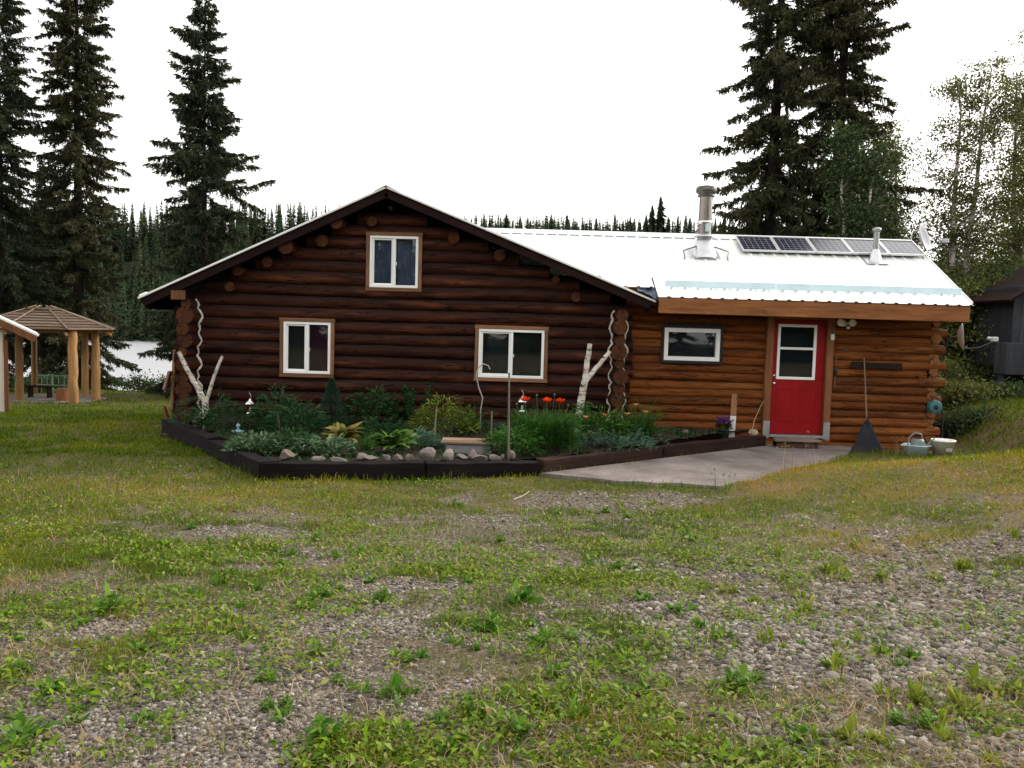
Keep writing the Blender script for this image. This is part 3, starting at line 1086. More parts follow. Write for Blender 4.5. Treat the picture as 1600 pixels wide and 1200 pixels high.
# solar panels
N = Nodes('solar_cells')
tc = N.node('ShaderNodeTexCoord')
sx = N.node('ShaderNodeSeparateXYZ'); N.l.new(tc.outputs['Object'], sx.inputs[0])
gl = None
for ax, sp in ((0, .108), (1, .108)):
    fr_ = N.math('FRACT', N.math('DIVIDE', N.math('ADD', sx.outputs[ax], 5.4), sp))
    ed = N.math('LESS_THAN', fr_, .05)
    gl = ed if gl is None else N.math('MAXIMUM', gl, ed)
N.color(N.mix(gl, (.012, .013, .03), (.35, .36, .38))).rough(.16, .5)
M['cells'] = N.mat
M['alu'] = plain('alu', (.62, .63, .64), .35, .8, .08, 4)
sp_labels = ['solar panel nearest the steel chimney on the white roof', 'second solar panel from the steel chimney',
             'middle solar panel of the row on the white roof', 'solar panel just left of the thin vent pipe',
             'solar panel at the far right end of the roof ridge']
ylo, yhi = 16.62, 17.26
ln = (yhi - ylo) / SLn.y
for i in range(5):
    x0 = 4.32 + i * .70
    c = Vector((x0 + .345, (ylo + yhi) / 2, wing_z((ylo + yhi) / 2))) + WN * .085
    o = empty('solar_panel', c); o.rotation_euler = (ang, 0, 0)
    tag(o, sp_labels[i], 'solar panel', 'solar panels along the roof ridge')
    MB().box((0, 0, 0), (.64, ln - .05, .012)).build('cell_sheet', M['cells'], o)
    f = MB()
    for s_ in (-1, 1):
        f.box((s_ * .333, 0, 0), (.026, ln, .04), None, .003)
        f.box((0, s_ * (ln / 2 - .013), 0), (.64, .0258, .0398), None, .003)
    f.build('frame', M['alu'], o)
    f = MB()
    for s_ in (-1, 1): f.box((s_ * .2, -ln / 2 + .1, -.035), (.05, .05, .05)); f.box((s_ * .2, ln / 2 - .1, -.035), (.05, .05, .05))
    f.build('mount', M['black'], o)

# satellite dishes
M['dish'] = plain('dish', (.45, .47, .50), .45, 0, .1, 4, .4, 0)
M['dark_metal'] = plain('dark_metal', (.05, .05, .055), .45, .5)


def make_dish(loc, aim, label, arm_dir, dia=.55):
    o = empty('satellite_dish', loc)
    tag(o, label, 'satellite dish', 'satellite dishes')
    q = Vector(aim).normalized().to_track_quat('Z', 'Y').to_matrix()
    prof = [(0, 0)] + [(dia / 2 * t, .09 * t * t) for t in (.2, .4, .6, .8, 1.0)] + [(dia / 2 + .006, .09), (dia / 2 + .004, .082)] + [(dia / 2 * t, .09 * t * t - .012) for t in (.8, .5, .2, 0)]
    MB().lathe(prof, 24, (0, 0, 0), M=q @ Matrix.Diagonal((1, 1.12, 1))).build('reflector', M['dish'], o)
    e = Vector(arm_dir)
    MB().tube([Vector(aim).normalized() * -.03 + Vector((0, 0, -.22)), e * .6 + Vector((0, 0, -.15)), e], .016, 6).build('feed_arm', M['dark_metal'], o)
    l = MB().box(e + Vector((0, 0, .04)), (.13, .09, .09), None, .015)
    l.tube([e + Vector((-.05, 0, .04)), e + Vector((-.12, 0, .06))], .03, 8)
    l.build('receiver', M['dish'], o)
    b = Vector(aim).normalized()
    MB().tube([b * -.02, b * -.14, b * -.16 + Vector((-.05, .02, -.30)), b * -.16 + Vector((-.2, .02, -.42))], .025, 8).build('mast', M['dark_metal'], o)
    return o


make_dish((8.17, 17.6, 3.55), (.70, -.62, .30), 'grey satellite dish above the roof corner near the birches', (.42, -.12, -.06), .56)
make_dish((8.18, 15.95, 1.62), (.90, -.40, .10), 'satellite dish below the eave, seen edge on beside the wing corner', (.66, -.02, -.06), .44)


# ---- small things on the wing wall
M['white_plastic'] = plain('white_plastic', (.68, .66, .62), .4, 0, .08, 5, .5, 0)
o = thing('flood_light', 'double white flood light under the eave right of the red door', 'light', (5.88, 15.47, 1.81))
MB().lathe([(0, -.05), (.055, -.045), (.06, -.02), (.06, 0), (0, .001)], 14, M=RX(R(-90))).build('base', M['white_plastic'], o)
for sx in (-.11, .10):
    MB().tube([(0, -.05, 0), (sx * .6, -.09, .005), (sx, -.10, .01)], .014, 6).build('arm', M['white_plastic'], o)
    MB().lathe([(.025, .06), (.045, .03), (.065, -.03), (.066, -.05), (.055, -.052), (.02, -.04), (0, -.038)], 14, (sx, -.13, .01), M=RX(R(-95))).build('lamp_head', M['white_plastic'], o)
MB().box((.06, -.08, -.075), (.05, .06, .05), None, .01).build('motion_sensor', M['white_plastic'], o)
o = thing('switch_box', 'small white box on the wall below the flood light', 'box', (5.69, 15.45, 1.56))
MB().box((0, -.015, 0), (.065, .05, .11), None, .008).build('cover', M['white_plastic'], o)
MB().tube([(0, -.01, .055), (-.02, -.005, .15), (.02, -.005, .22)], .006, 5).build('cable', M['black'], o)
o = MB().box((0, 0, 0), (.07, .02, .065), None, .006).build('wall_plate', M['galv_dark'], None, (5.99, 15.545, 1.35))
tag(o, 'small metal outlet plate on the wing wall below the flood light', 'outlet')
o = thing('wall_board', 'dark charred board fixed flat on the wing logs behind the rake', 'board', (6.54, 15.52, 1.07))
MB().box((0, .0, 0), (.92, .03, .11), RY(.01), .012).build('plank', wood('charred', (.008, .006, .006), (.03, .02, .016)), o)
for sx in (-.35, .3):
    MB().tube([(sx, -.014, .02), (sx, -.05, .03)], .006, 5).build('nail', M['galv_dark'], o)
o = thing('door_tool', 'thin rusty tool hanging on the logs right of the door', 'tool', (5.80, 15.53, .98))
MB().tube([(0, -.01, .28), (.005, -.015, 0), (0, -.01, -.33)], .012, 6).build('rod', M['trim_z'], o)
MB().lathe([(.0, -.10), (.028, -.06), (.03, .05), (0, .09)], 8, (0.0, -.02, -.02)).build('grip', M['black'], o)

# leaf rake leaning on the wall
M['rake_plastic'] = plain('rake_plastic', (.016, .018, .028), .5)
o = thing('leaf_rake', 'dark blue leaf rake with long pale handle leaning on the wing wall', 'rake', (6.33, 15.2, -.47))
MB().tube([(-.02, .02, .42), (-.02, .33, 1.68)], .013, 8).build('handle', wood('handle', (.22, .15, .10), (.42, .31, .22), 'Z'), o)
fan = MB()
for i in range(22):
    t = i / 21 - .5
    fan.tube([(t * .09 - .02, .02, .50), (t * .34 - .02, -.01, .24), (t * .54 - .01, -.03, .05), (t * .55, -.09, .0)], [.009, .0105, .010, .006], 5)
fan.build('tines', M['rake_plastic'], o)
w_ = MB()
w_.add([(-.07, .028, .56), (.03, .028, .56), (.17, .005, .26), (-.21, .005, .26), (-.07, .04, .56), (.03, .04, .56), (.17, .017, .26), (-.21, .017, .26)],
       [(0, 1, 2, 3), (4, 7, 6, 5), (0, 4, 5, 1), (1, 5, 6, 2), (2, 6, 7, 3), (3, 7, 4, 0)])
w_.box((-.02, -.016, .155), (.43, .012, .03), None, .003)
w_.build('web', M['rake_plastic'], o)
MB().lathe([(.024, 0), (.028, .05), (.018, .16), (.015, .17)], 10, (-.02, .02, .46)).build('socket', M['black'], o)

# hose reel
M['teal'] = plain('teal', (.03, .13, .14), .5)
o = thing('hose_reel', 'teal hose reel hung on the right corner of the wing', 'hose reel', (7.55, 15.36, .37))
MB().lathe([(0, -.05), (.11, -.05), (.12, -.03), (.10, -.02), (.09, .03), (.12, .05), (.11, .07), (0, .07)], 18, M=RX(R(-90))).build('drum', M['teal'], o)
MB().lathe([(0, -.065), (.04, -.06), (.045, -.048)], 12, M=RX(R(-90))).build('hub', M['black'], o)
h_ = MB()
h_.tube([(-.06, -.01, .10), (-.05, .02, .18), (.05, .02, .18), (.07, -.01, .10)], .012, 6)
h_.build('bracket', M['black'], o)
MB().tube([(.11, 0, 0), (.15, -.01, -.15), (.16, -.01, -.45), (.19, -.02, -.75), (.15, -.1, -.8)], .011, 6).build('hose', M['black'], o)

# bucket, tub and watering can
M['bucket'] = plain('bucket', (.84, .83, .79), .5, 0, .15, 10)
zb = h1(7.5, 15.05)
o = thing('bucket', 'dirty white bucket standing at the right end of the wing', 'bucket', (7.56, 15.0, zb - .01)); o.scale = (1.22, 1.22, 1.0)
MB().lathe([(0, .005), (.125, .005), (.13, .0), (.155, .26), (.165, .262), (.165, .29), (.155, .29), (.150, .27), (.122, .03), (0, .03)], 24).build('pail', M['bucket'], o)
MB().tube([(.16 * math.cos(a), .16 * math.sin(a) * .35 - .1 * math.sin(a), .27 - .09 * math.sin(a)) for a in np.linspace(0, math.pi, 12)], .005, 5).build('bail_handle', M['galv'], o)
MB().box((.02, -.142, .13), (.09, .006, .06), None, .002).build('worn_label', plain('wlab', (.35, .33, .34), .6), o)
zb = h1(7.1, 15.05)
o = thing('wash_tub', 'pale blue tub beside the white bucket', 'tub', (7.1, 15.02, zb - .01))
MB().lathe([(0, .0), (.17, .0), (.215, .17), (.225, .175), (.225, .19), (.21, .19), (.16, .02), (0, .02)], 24).build('basin', plain('tubblue', (.45, .58, .66), .45), o)
for s_ in (-1, 1):
    MB().tube([(s_ * .21, -.05, .17), (s_ * .26, -.03, .175), (s_ * .26, .03, .175), (s_ * .21, .05, .17)], .01, 6).build('handle', M['white_plastic'], o)
o = thing('watering_can', 'grey green watering can sitting in the pale blue tub', 'watering can', (7.12, 15.02, zb + .02))
M['can'] = plain('can', (.18, .23, .23), .5)
MB().lathe([(0, 0), (.115, 0), (.12, .02), (.115, .2), (.10, .25), (.05, .26)], 18).build('body', M['can'], o)
MB().tube([(.10, 0, .07), (.2, -.03, .2), (.27, -.05, .28)], [.03, .02, .016], 8).build('spout', M['can'], o)
MB().tube([(-.10, 0, .06), (-.17, 0, .14), (-.15, 0, .28), (-.05, 0, .37), (.06, 0, .34), (.09, 0, .24)], .013, 8).build('handle', M['can'], o)

# upright plank, twine bundle, doorstep
o = thing('white_plank', 'short plank with white painted lower half leaning on the wing wall', 'plank', (3.95, 15.33, -.33))
MB().box((0, .0, .22), (.105, .028, .44), RY(.03), .004).build('painted_half', plain('pw', (.66, .63, .62), .7, 0, .12), o)
MB().box((.0125, .0, .64), (.104, .0278, .39), RY(.03), .004).build('bare_half', M['trim_z'], o)
o = thing('doorstep', 'low wooden doorstep on the concrete below the red door', 'step', (5.02, 15.12, -.395))
for k in range(2):
    MB().box((.02 * k, -.10 + .17 * k, .135), (.80 - .06 * k, .155, .04), None, .006).build('tread', wood('tread%d' % k, (.16, .12, .095), (.34, .27, .22)), o)
MB().box((.0, -.10, .055), (.72, .04, .11), None, .006).build('riser', wood('riser', (.05, .028, .018), (.12, .07, .04)), o)
MB().box((.0, .12, .055), (.72, .04, .11), None, .006).build('riser', M['dark_wood_x'], o)
o = thing('twine_bundle', 'pale tangle of twine with cord hanging beside the door jamb', 'twine', (4.32, 15.3, -.17))
tw = MB()
for k in range(14):
    a0 = random.uniform(0, 6.28)
    r_ = random.uniform(.03, .08)
    tl = Matrix.Rotation(random.uniform(-.9, .9), 3, 'X') @ RZ(a0)
    tw.tube([tl @ Vector((r_ * math.cos(a), r_ * math.sin(a), .02 * math.sin(3 * a))) for a in np.linspace(0, 5.5, 10)], .007, 5)
tw.build('tangle', plain('twinemat', (.50, .42, .30), .9), o)
MB().tube([(-.02, 0, .05), (.03, .06, .22), (.13, .13, .42), (.20, .14, .55)], .006, 5).build('cord', plain('cordmat', (.4, .33, .22), .9), o)


# ------------------------------------------------------------------ planter of railway ties
M['tie'] = wood('tie', (.004, .0032, .0032), (.014, .0105, .010), 'X', .85, .12)
M['tie_red'] = wood('tie_red', (.011, .006, .005), (.040, .020, .015), 'X', .85, .12)
planter = thing('planter_edge', 'low flower bed edge of black timbers angled round the cabin front', 'edging', (-1, 13, -.5))
PO = Vector((-1, 13, -.5))


def tie(a, b, z0, z1, w, mat):
    a, b = Vector((*a, 0)), Vector((*b, 0))
    d = b - a
    m_ = MB(); n = 9; vs = []; L = d.length
    for i in range(n + 1):
        for (yy, zz) in ((-w / 2, z0 - (z0 + z1) / 2), (w / 2, z0 - (z0 + z1) / 2), (w / 2, z1 - (z0 + z1) / 2), (-w / 2, z1 - (z0 + z1) / 2)):
            e = .012
            vs.append(((i / n - .5) * L, yy + random.uniform(-e, e), zz + random.uniform(-e, e)))
    fs = [[i * 4 + k, i * 4 + (k + 1) % 4, i * 4 + 4 + (k + 1) % 4, i * 4 + 4 + k] for i in range(n) for k in range(4)]
    fs += [[3, 2, 1, 0], [n * 4, n * 4 + 1, n * 4 + 2, n * 4 + 3]]
    m_.add(vs, fs)
    o = m_.build('timber', mat, planter)
    c = (a + b) / 2
    o.location = Vector((c.x, c.y, (z0 + z1) / 2)) - PO
    o.rotation_euler = (0, 0, math.atan2(d.y, d.x))
    bv = o.modifiers.new('bevel', 'BEVEL'); bv.width = .012; bv.segments = 2; bv.limit_method = 'ANGLE'
    return o


tie((-5.98, 14.95), (-4.42, 12.84), -.60, -.17, .21, M['tie'])
tie((-4.40, 12.80), (-3.12, 11.02), -.60, -.21, .22, M['tie'])
tie((-3.22, 11.06), (-1.15, 11.48), -.60, -.235, .21, M['tie'])
tie((-1.13, 11.50), (.38, 11.86), -.60, -.245, .21, M['tie'])
tie((.42, 11.96), (2.35, 13.60), -.58, -.235, .17, M['tie_red'])
tie((2.38, 13.62), (4.50, 15.38), -.58, -.225, .17, M['tie_red'])

# stones along the front of the bed
STONE = []
N = Nodes('bed_stone')
v = N.obj((1, 1, 1))
oi = N.node('ShaderNodeObjectInfo')
base = N.ramp(oi.outputs['Random'], [(0, (.11, .075, .062)), (.35, (.25, .205, .175)), (.7, (.15, .125, .12)), (1, (.32, .285, .25))])
n = N.noise(v, 14, 6, .65)
N.color(N.mix(N.ramp(n, [(.35, (0, 0, 0)), (.75, (.7, .7, .7))]), base, (.09, .075, .07))).rough(.85, .3).bump(n, .5, .02)
M['stone'] = N.mat


def rock_mesh(seed, sub=2):
    bm = bmesh.new()
    bmesh.ops.create_icosphere(bm, subdivisions=sub, radius=1)
    rs = random.Random(seed)
    pl = [(Vector((rs.gauss(0, 1), rs.gauss(0, 1), rs.gauss(0, 1))).normalized(), rs.uniform(.42, .88)) for _ in range(11)]
    for vv in bm.verts:
        for nrm, d in pl:
            e = vv.co.dot(nrm) - d
            if e > 0: vv.co -= nrm * e
        vv.co *= rs.uniform(.96, 1.04)
    me = bpy.data.meshes.new('stone'); bm.to_mesh(me); bm.free()
    return me


ROCKS = [rock_mesh(i) for i in range(6)]
for rk in ROCKS: rk.materials.append(M['stone'])
rocks = [(-2.98, 11.45, .15, .14, .13, 'pale jagged stone at the left end of the bed stones, beside the variegated plant'),
         (-2.55, 11.42, .17, .12, .07, 'flat reddish stone first along the front timber'),
         (-2.28, 11.43, .20, .12, .065, 'flat brown slab second along the front timber'),
         (-2.02, 11.62, .13, .1, .09, 'small flat stone set behind the front row near the slab'),
         (-1.88, 11.55, .16, .11, .08, 'low tan stone in front of the ground level hosta'),
         (-1.68, 11.58, .10, .09, .09, 'small rounded stone beside the low tan stone'),
         (-1.52, 11.62, .12, .09, .085, 'pale wedge stone left of the large boulder'),
         (-1.36, 11.66, .08, .075, .085, 'small cream stone touching the large boulder'),
         (-1.12, 11.70, .19, .15, .16, 'largest grey boulder in the front row of stones'),
         (-.84, 11.76, .16, .13, .15, 'striped brown stone right of the largest boulder'),
         (-.66, 11.80, .12, .10, .08, 'low pale stone between striped stone and red stone'),
         (-.42, 11.86, .20, .12, .09, 'flat dark red stone in front of the wooden lid'),
         (-.52, 12.02, .11, .09, .13, 'upright pale stone leaning against the grey block'),
         (-.20, 11.90, .12, .10, .075, 'small pale stone right of the dark red stone'),
         (.02, 11.98, .09, .08, .11, 'whitish round stone at the foot of the small shrub'),
         (-.10, 12.00, .07, .06, .07, 'tiny dark stone beside the whitish round stone'),
         (-1.55, 13.35, .26, .13, .14, 'long pale stone lying deep in the bed among grey foliage'),
         (-5.85, 14.55, .22, .14, .08, 'grey stone outside the left end of the bed timbers'),
         (-5.2, 14.3, .16, .13, .12, 'whitish stone inside the left end of the bed'),
         (3.0, 14.75, .20, .12, .06, 'flat pale stone near the daylilies by the wing wall')]
for i, (x, y, a, b, c, lab) in enumerate(rocks):
    o = bpy.data.objects.new('stone', ROCKS[i % 6]); COL.objects.link(o)
    zz = float(bed_z(x, y)) if i != 17 else h1(x, y)
    o.location = (x, y, zz + c * .55)
    o.scale = (a * .82, b * .8, c * .72); o.rotation_euler = (random.uniform(-.15, .15), random.uniform(-.15, .15), random.uniform(0, 3))
    tag(o, lab, 'stone', 'stones laid in the flower bed')

# foundation block at left corner
o = thing('foundation_block', 'grey concrete block under the left front corner of the cabin', 'block', (-5.7, 15.2, -.5))
MB().box((0, 0, .08), (.42, .38, .26), None, .015).build('block', M['concrete'], o)

# lidded block
o = thing('covered_block', 'grey block with wooden lid in the middle of the flower bed', 'box', (-.60, 12.55, -.26))
MB().box((0, 0, .07), (.66, .42, .16), None, .012).build('block', plain('cblock', (.22, .215, .22), .85), o)
for k in range(2):
    MB().box((0.0, -.13 + .245 * k, .172), (.80, .24, .03), RZ(.02 * k), .004).build('lid_board', wood('lid%d' % k, (.17, .11, .075), (.33, .23, .16)), o)

# stakes, hook, lanterns
M['stake'] = wood('stake', (.17, .14, .10), (.36, .31, .25), 'Z', .8, .2)
for (x, y, hh, tl, lab) in [(-3.42, 12.75, .48, -.07, 'short wooden stake leaning left beside the lantern shrubs'),
                            (-1.18, 13.25, .58, .05, 'thin bamboo stake in front of the yellow shrub'),
                            (-.02, 12.02, 1.22, -.02, 'tall wooden stake behind the front timber'),
                            (-.30, 13.4, .52, 0, 'short thin stake behind the tall stake')]:
    o = MB().tube([(0, 0, -.1), (tl * hh * .5, 0, hh * .5), (tl * hh, 0, hh)], [.016, .015, .013], 7).build('garden_stake', M['stake'], None, (x, y, float(bed_z(x, y))))
    tag(o, lab, 'stake', 'garden stakes')
o = MB().tube([(0, 0, -.1), (0, 0, .35), (.03, 0, .55), (-.04, 0, .72), (-.09, 0, .92), (-.06, 0, 1.06), (.02, 0, 1.13), (.11, 0, 1.10), (.14, 0, 1.04)], .011, 7).build('shepherd_hook', plain('hook', (.42, .40, .38), .5, .4), None, (-.52, 14.6, -.18))
tag(o, 'curved pale metal plant hook against the dark cabin wall', 'hook')


def lantern(loc, label, hgt):
    o = thing('hanging_lantern', label, 'lantern', loc, 0, 'lanterns in the flower bed')
    MB().tube([(0, 0, 0), (0, 0, hgt + .05)], .008, 6).build('pole', M['dark_metal'], o)
    MB().lathe([(0, .0), (.062, .0), (.065, .02), (.05, .03), (.05, .035)], 14, (0, 0, hgt)).build('base', M['steel'], o)
    MB().lathe([(.048, .03), (.05, .17)], 14, (0, 0, hgt)).build('glass_cylinder', M['glass'], o)
    MB().lathe([(.018, .03), (.018, .11), (0, .112)], 8, (0, 0, hgt)).build('candle', M['white_plastic'], o)
    MB().lathe([(.085, .165), (.088, .175), (.06, .215), (.025, .235), (.02, .26), (0, .262)], 14, (0, 0, hgt)).build('cap', M['steel'], o)
    MB().tube([(0, 0, hgt + .26), (.02, 0, hgt + .30), (0, 0, hgt + .34), (-.02, 0, hgt + .36), (-.015, 0, hgt + .40)], .005, 5).build('hook', M['steel'], o)


lantern((-4.42, 14.55, -.2), 'metal lantern at the left of the bed near the forked birch pole', .19)
lantern((.18, 14.3, -.2), 'metal lantern half hidden behind the orange poppies', .38)
o = thing('glass_ornament', 'small pale teal garden ornament low beside the left lantern', 'ornament', (-4.35, 13.7, -.22))
MB().lathe([(.07, 0), (.10, .02), (.10, .04), (.02, .05), (.02, .09), (.035, .10), (.035, .13), (0, .16)], 14).build('bowl', plain('ornglass', (.20, .38, .40), .25), o)

# forked birch poles
N = Nodes('birch_bark')
v = N.obj((1, 1, 1))
n = N.noise(N.obj((5, 5, 15)), 1.0, 5, .75)
n2 = N.noise(N.obj((3, 3, 9)), 1.2, 4)
c = N.ramp(n2, [(.3, (.34, .29, .24)), (.65, (.60, .56, .50))])
c = N.mix(N.ramp(n, [(.53, (0, 0, 0)), (.60, (1, 1, 1))]), c, (.035, .028, .022))
N.color(c).rough(.75, .25).bump(n, .3, .01)
M['birch'] = N.mat


def limb(pts, r0, r1, n=9, wob=.06):
    """resampled, slightly crooked tapering limb"""
    P = [Vector(p) for p in pts]
    out = []
    for i in range(len(P) - 1):
        for k in range(4):
            t = k / 4
            out.append(P[i].lerp(P[i + 1], t) + Vector((random.uniform(-1, 1), random.uniform(-1, 1), 0)) * r0 * .15)
    out.append(P[-1])
    m = len(out) - 1
    return out, [r0 + (r1 - r0) * i / m for i in range(m + 1)]


o = thing('birch_pole', 'forked birch pole leaning at the left corner of the cabin', 'pole', (-5.24, 14.75, -.22))
p, r_ = limb([(0, 0, -.1), (.0, .01, .2), (-.02, .02, .42)], .062, .056); MB().tube(p, r_, 9, wob=.05).build('stem', M['birch'], o)
p, r_ = limb([(-.02, .02, .38), (-.16, .05, .62), (-.32, .08, .86), (-.50, .1, 1.22)], .055, .036); MB().tube(p, r_, 9, wob=.05).build('fork', M['birch'], o)
p, r_ = limb([(-.0, .02, .38), (.07, .04, .62), (.12, .06, .82), (.25, .1, 1.17)], .036, .026); MB().tube(p, r_, 8, wob=.05).build('fork', M['birch'], o)
o = thing('birch_pole', 'forked white birch pole leaning beside the right corner logs', 'pole', (1.08, 14.45, -.22))
p, r_ = limb([(0, 0, -.1), (.06, .02, .4), (.14, .05, .92)], .072, .060); MB().tube(p, r_, 10, wob=.05).build('stem', M['birch'], o)
p, r_ = limb([(.14, .05, .88), (.17, .08, 1.2), (.21, .1, 1.56)], .052, .042); MB().tube(p, r_, 9, wob=.05).build('fork', M['birch'], o)
p, r_ = limb([(.14, .05, .90), (.30, .1, 1.12), (.44, .15, 1.28), (.56, .2, 1.44)], .045, .034); MB().tube(p, r_, 9, wob=.05).build('fork', M['birch'], o)
# boards leaning behind the left corner
o = thing('leaning_slab', 'pale split slabs leaning on the side wall behind the left corner', 'slab', (-6.12, 15.6, -.5))
MB().box((-.02, .05, .75), (.06, .16, 1.5), RY(.05), .01).build('slab', M['trim_z'], o)
MB().box((-.07, -.12, .95), (.05, .13, .35), RY(.28), .01).build('slab', wood('slabp', (.30, .17, .12), (.5, .33, .25), 'Z'), o)
MB().box((-.05, -.15, .25), (.04, .10, .5), RY(-.3), .01).build('slab', M['jamb'], o)


# ------------------------------------------------------------------ garden plants
class Leaves:
    def __init__(s, seed):
        s.v = []; s.f = []; s.t = []; s.r = random.Random(seed)

    def strip(s, base, az, el, L, W, droop=0.6, n=3, tint=.5, twist=0.0, prof='leaf'):
        b = len(s.v)
        p = Vector(base)
        side = Vector((-math.sin(az), math.cos(az), 0))
        for i in range(n + 1):
            t = i / n
            e = el - droop * t
            d = Vector((math.cos(az) * math.cos(e), math.sin(az) * math.cos(e), math.sin(e)))
            w = W * (math.sin(math.pi * min(.97, .12 + .88 * t)) ** .8 if prof == 'leaf' else (1 - t * .9))
            nrm = side.cross(d)
            sd2 = side * math.cos(twist) + nrm * math.sin(twist)
            s.v += [tuple(p - sd2 * w / 2), tuple(p + sd2 * w / 2)]
            s.t += [tint, tint]
            if i < n:
                p = p + d * (L / n)
        for i in range(n):
            s.f.append((b + 2 * i, b + 2 * i + 1, b + 2 * i + 3, b + 2 * i + 2))
        return p

    def build(s, name, mat, parent):
        me = fast_mesh(name, np.array(s.v), np.array(s.f), np.array(s.t), True)
        return link(name, me, mat, parent)

    def bush(s, n, rx, ry, h, ll, lw, up=.4, t0=.1, t1=.9, nseg=2, flat=False):
        r = s.r; n = int(n * 2.4); rx *= 1.12; ry *= 1.12; h *= 1.15
        lob = [(r.uniform(0, 6.28), r.uniform(.15, .35), r.uniform(1, 4)) for _ in range(3)]
        for i in range(n):
            a = r.uniform(0, 6.283)
            rad = math.sqrt(r.uniform(.02, 1))
            irr = 1 + sum(m * math.sin(k * a + p) for p, m, k in lob) * .5
            z = h * irr * math.sqrt(max(0, 1 - (rad * .96) ** 2)) * r.uniform(.25, 1.08) ** .6
            p = (rx * irr * rad * math.cos(a), ry * irr * rad * math.sin(a), max(.01, z))
            s.strip(p, a + r.uniform(-.9, .9), r.uniform(-.2, 1.1) * up * 2, ll * r.uniform(.6, 1.25), lw * r.uniform(.7, 1.2), r.uniform(.2, 1.0), nseg, r.uniform(t0, t1), r.uniform(-.7, .7))
        return s

    def fountain(s, n, L, W, spread=.1, e0=.7, e1=1.5, droop=1.5, t0=.2, t1=.8, nseg=5):
        r = s.r
        for i in range(n):
            a = r.uniform(0, 6.283); q = spread * math.sqrt(r.random())
            b = r.uniform(0, 6.283)
            s.strip((q * math.cos(b), q * math.sin(b), 0), a, r.uniform(e0, e1), L * r.uniform(.6, 1.15), W * r.uniform(.7, 1.2), droop * r.uniform(.4, 1.2), nseg, r.uniform(t0, t1), r.uniform(-.3, .3), 'blade')
        return s


def stems(n, rx, ry, h, seed, rad=.006):
    r = random.Random(seed); m = MB()
    for i in range(n):
        a = r.uniform(0, 6.28); q = math.sqrt(r.random())
        m.tube([(q * rx * .3 * math.cos(a), q * ry * .3 * math.sin(a), -.03), (q * rx * .6 * math.cos(a), q * ry * .6 * math.sin(a), h * .45), (q * rx * .85 * math.cos(a), q * ry * .85 * math.sin(a), h * .8)], [rad, rad * .8, rad * .5], 5, False)
    return m


M['leaf_dark'] = foliage('leaf_dark', [(0, (.010, .034, .012)), (.5, (.026, .076, .026)), (1, (.052, .125, .040))])
M['leaf_mid'] = foliage('leaf_mid', [(0, (.014, .050, .008)), (.5, (.040, .125, .018)), (1, (.090, .20, .035))])
M['leaf_bright'] = foliage('leaf_bright', [(0, (.030, .075, .012)), (.5, (.085, .18, .030)), (1, (.17, .29, .06))])
M['leaf_yellow'] = foliage('leaf_yellow', [(0, (.035, .075, .012)), (.5, (.12, .17, .022)), (1, (.30, .30, .045))])
M['leaf_varieg'] = foliage('leaf_varieg', [(0, (.028, .070, .028)), (.5, (.065, .13, .055)), (.85, (.15, .225, .12)), (1, (.33, .39, .25))])
M['leaf_silver'] = foliage('leaf_silver', [(0, (.035, .085, .058)), (.5, (.075, .15, .10)), (1, (.15, .24, .17))])
M['leaf_red'] = foliage('leaf_red', [(0, (.045, .060, .014)), (.4, (.13, .15, .03)), (.75, (.28, .25, .07)), (1, (.30, .12, .06))])
M['needle_blue'] = foliage('needle_blue', [(0, (.012, .040, .024)), (.5, (.022, .070, .040)), (1, (.045, .105, .06))], trans=.1)
M['stem_green'] = plain('stem_green', (.06, .11, .03), .6)
M['petal'] = foliage('petal', [(0, (.55, .035, .004)), (1, (.85, .085, .010))], .5, .4)
M['petal_lily'] = foliage('petal_lily', [(0, (.60, .20, .09)), (1, (.80, .36, .20))], .5, .4)
M['petal_purple'] = foliage('petal_purple', [(0, (.10, .035, .14)), (1, (.24, .11, .30))], .5, .3)

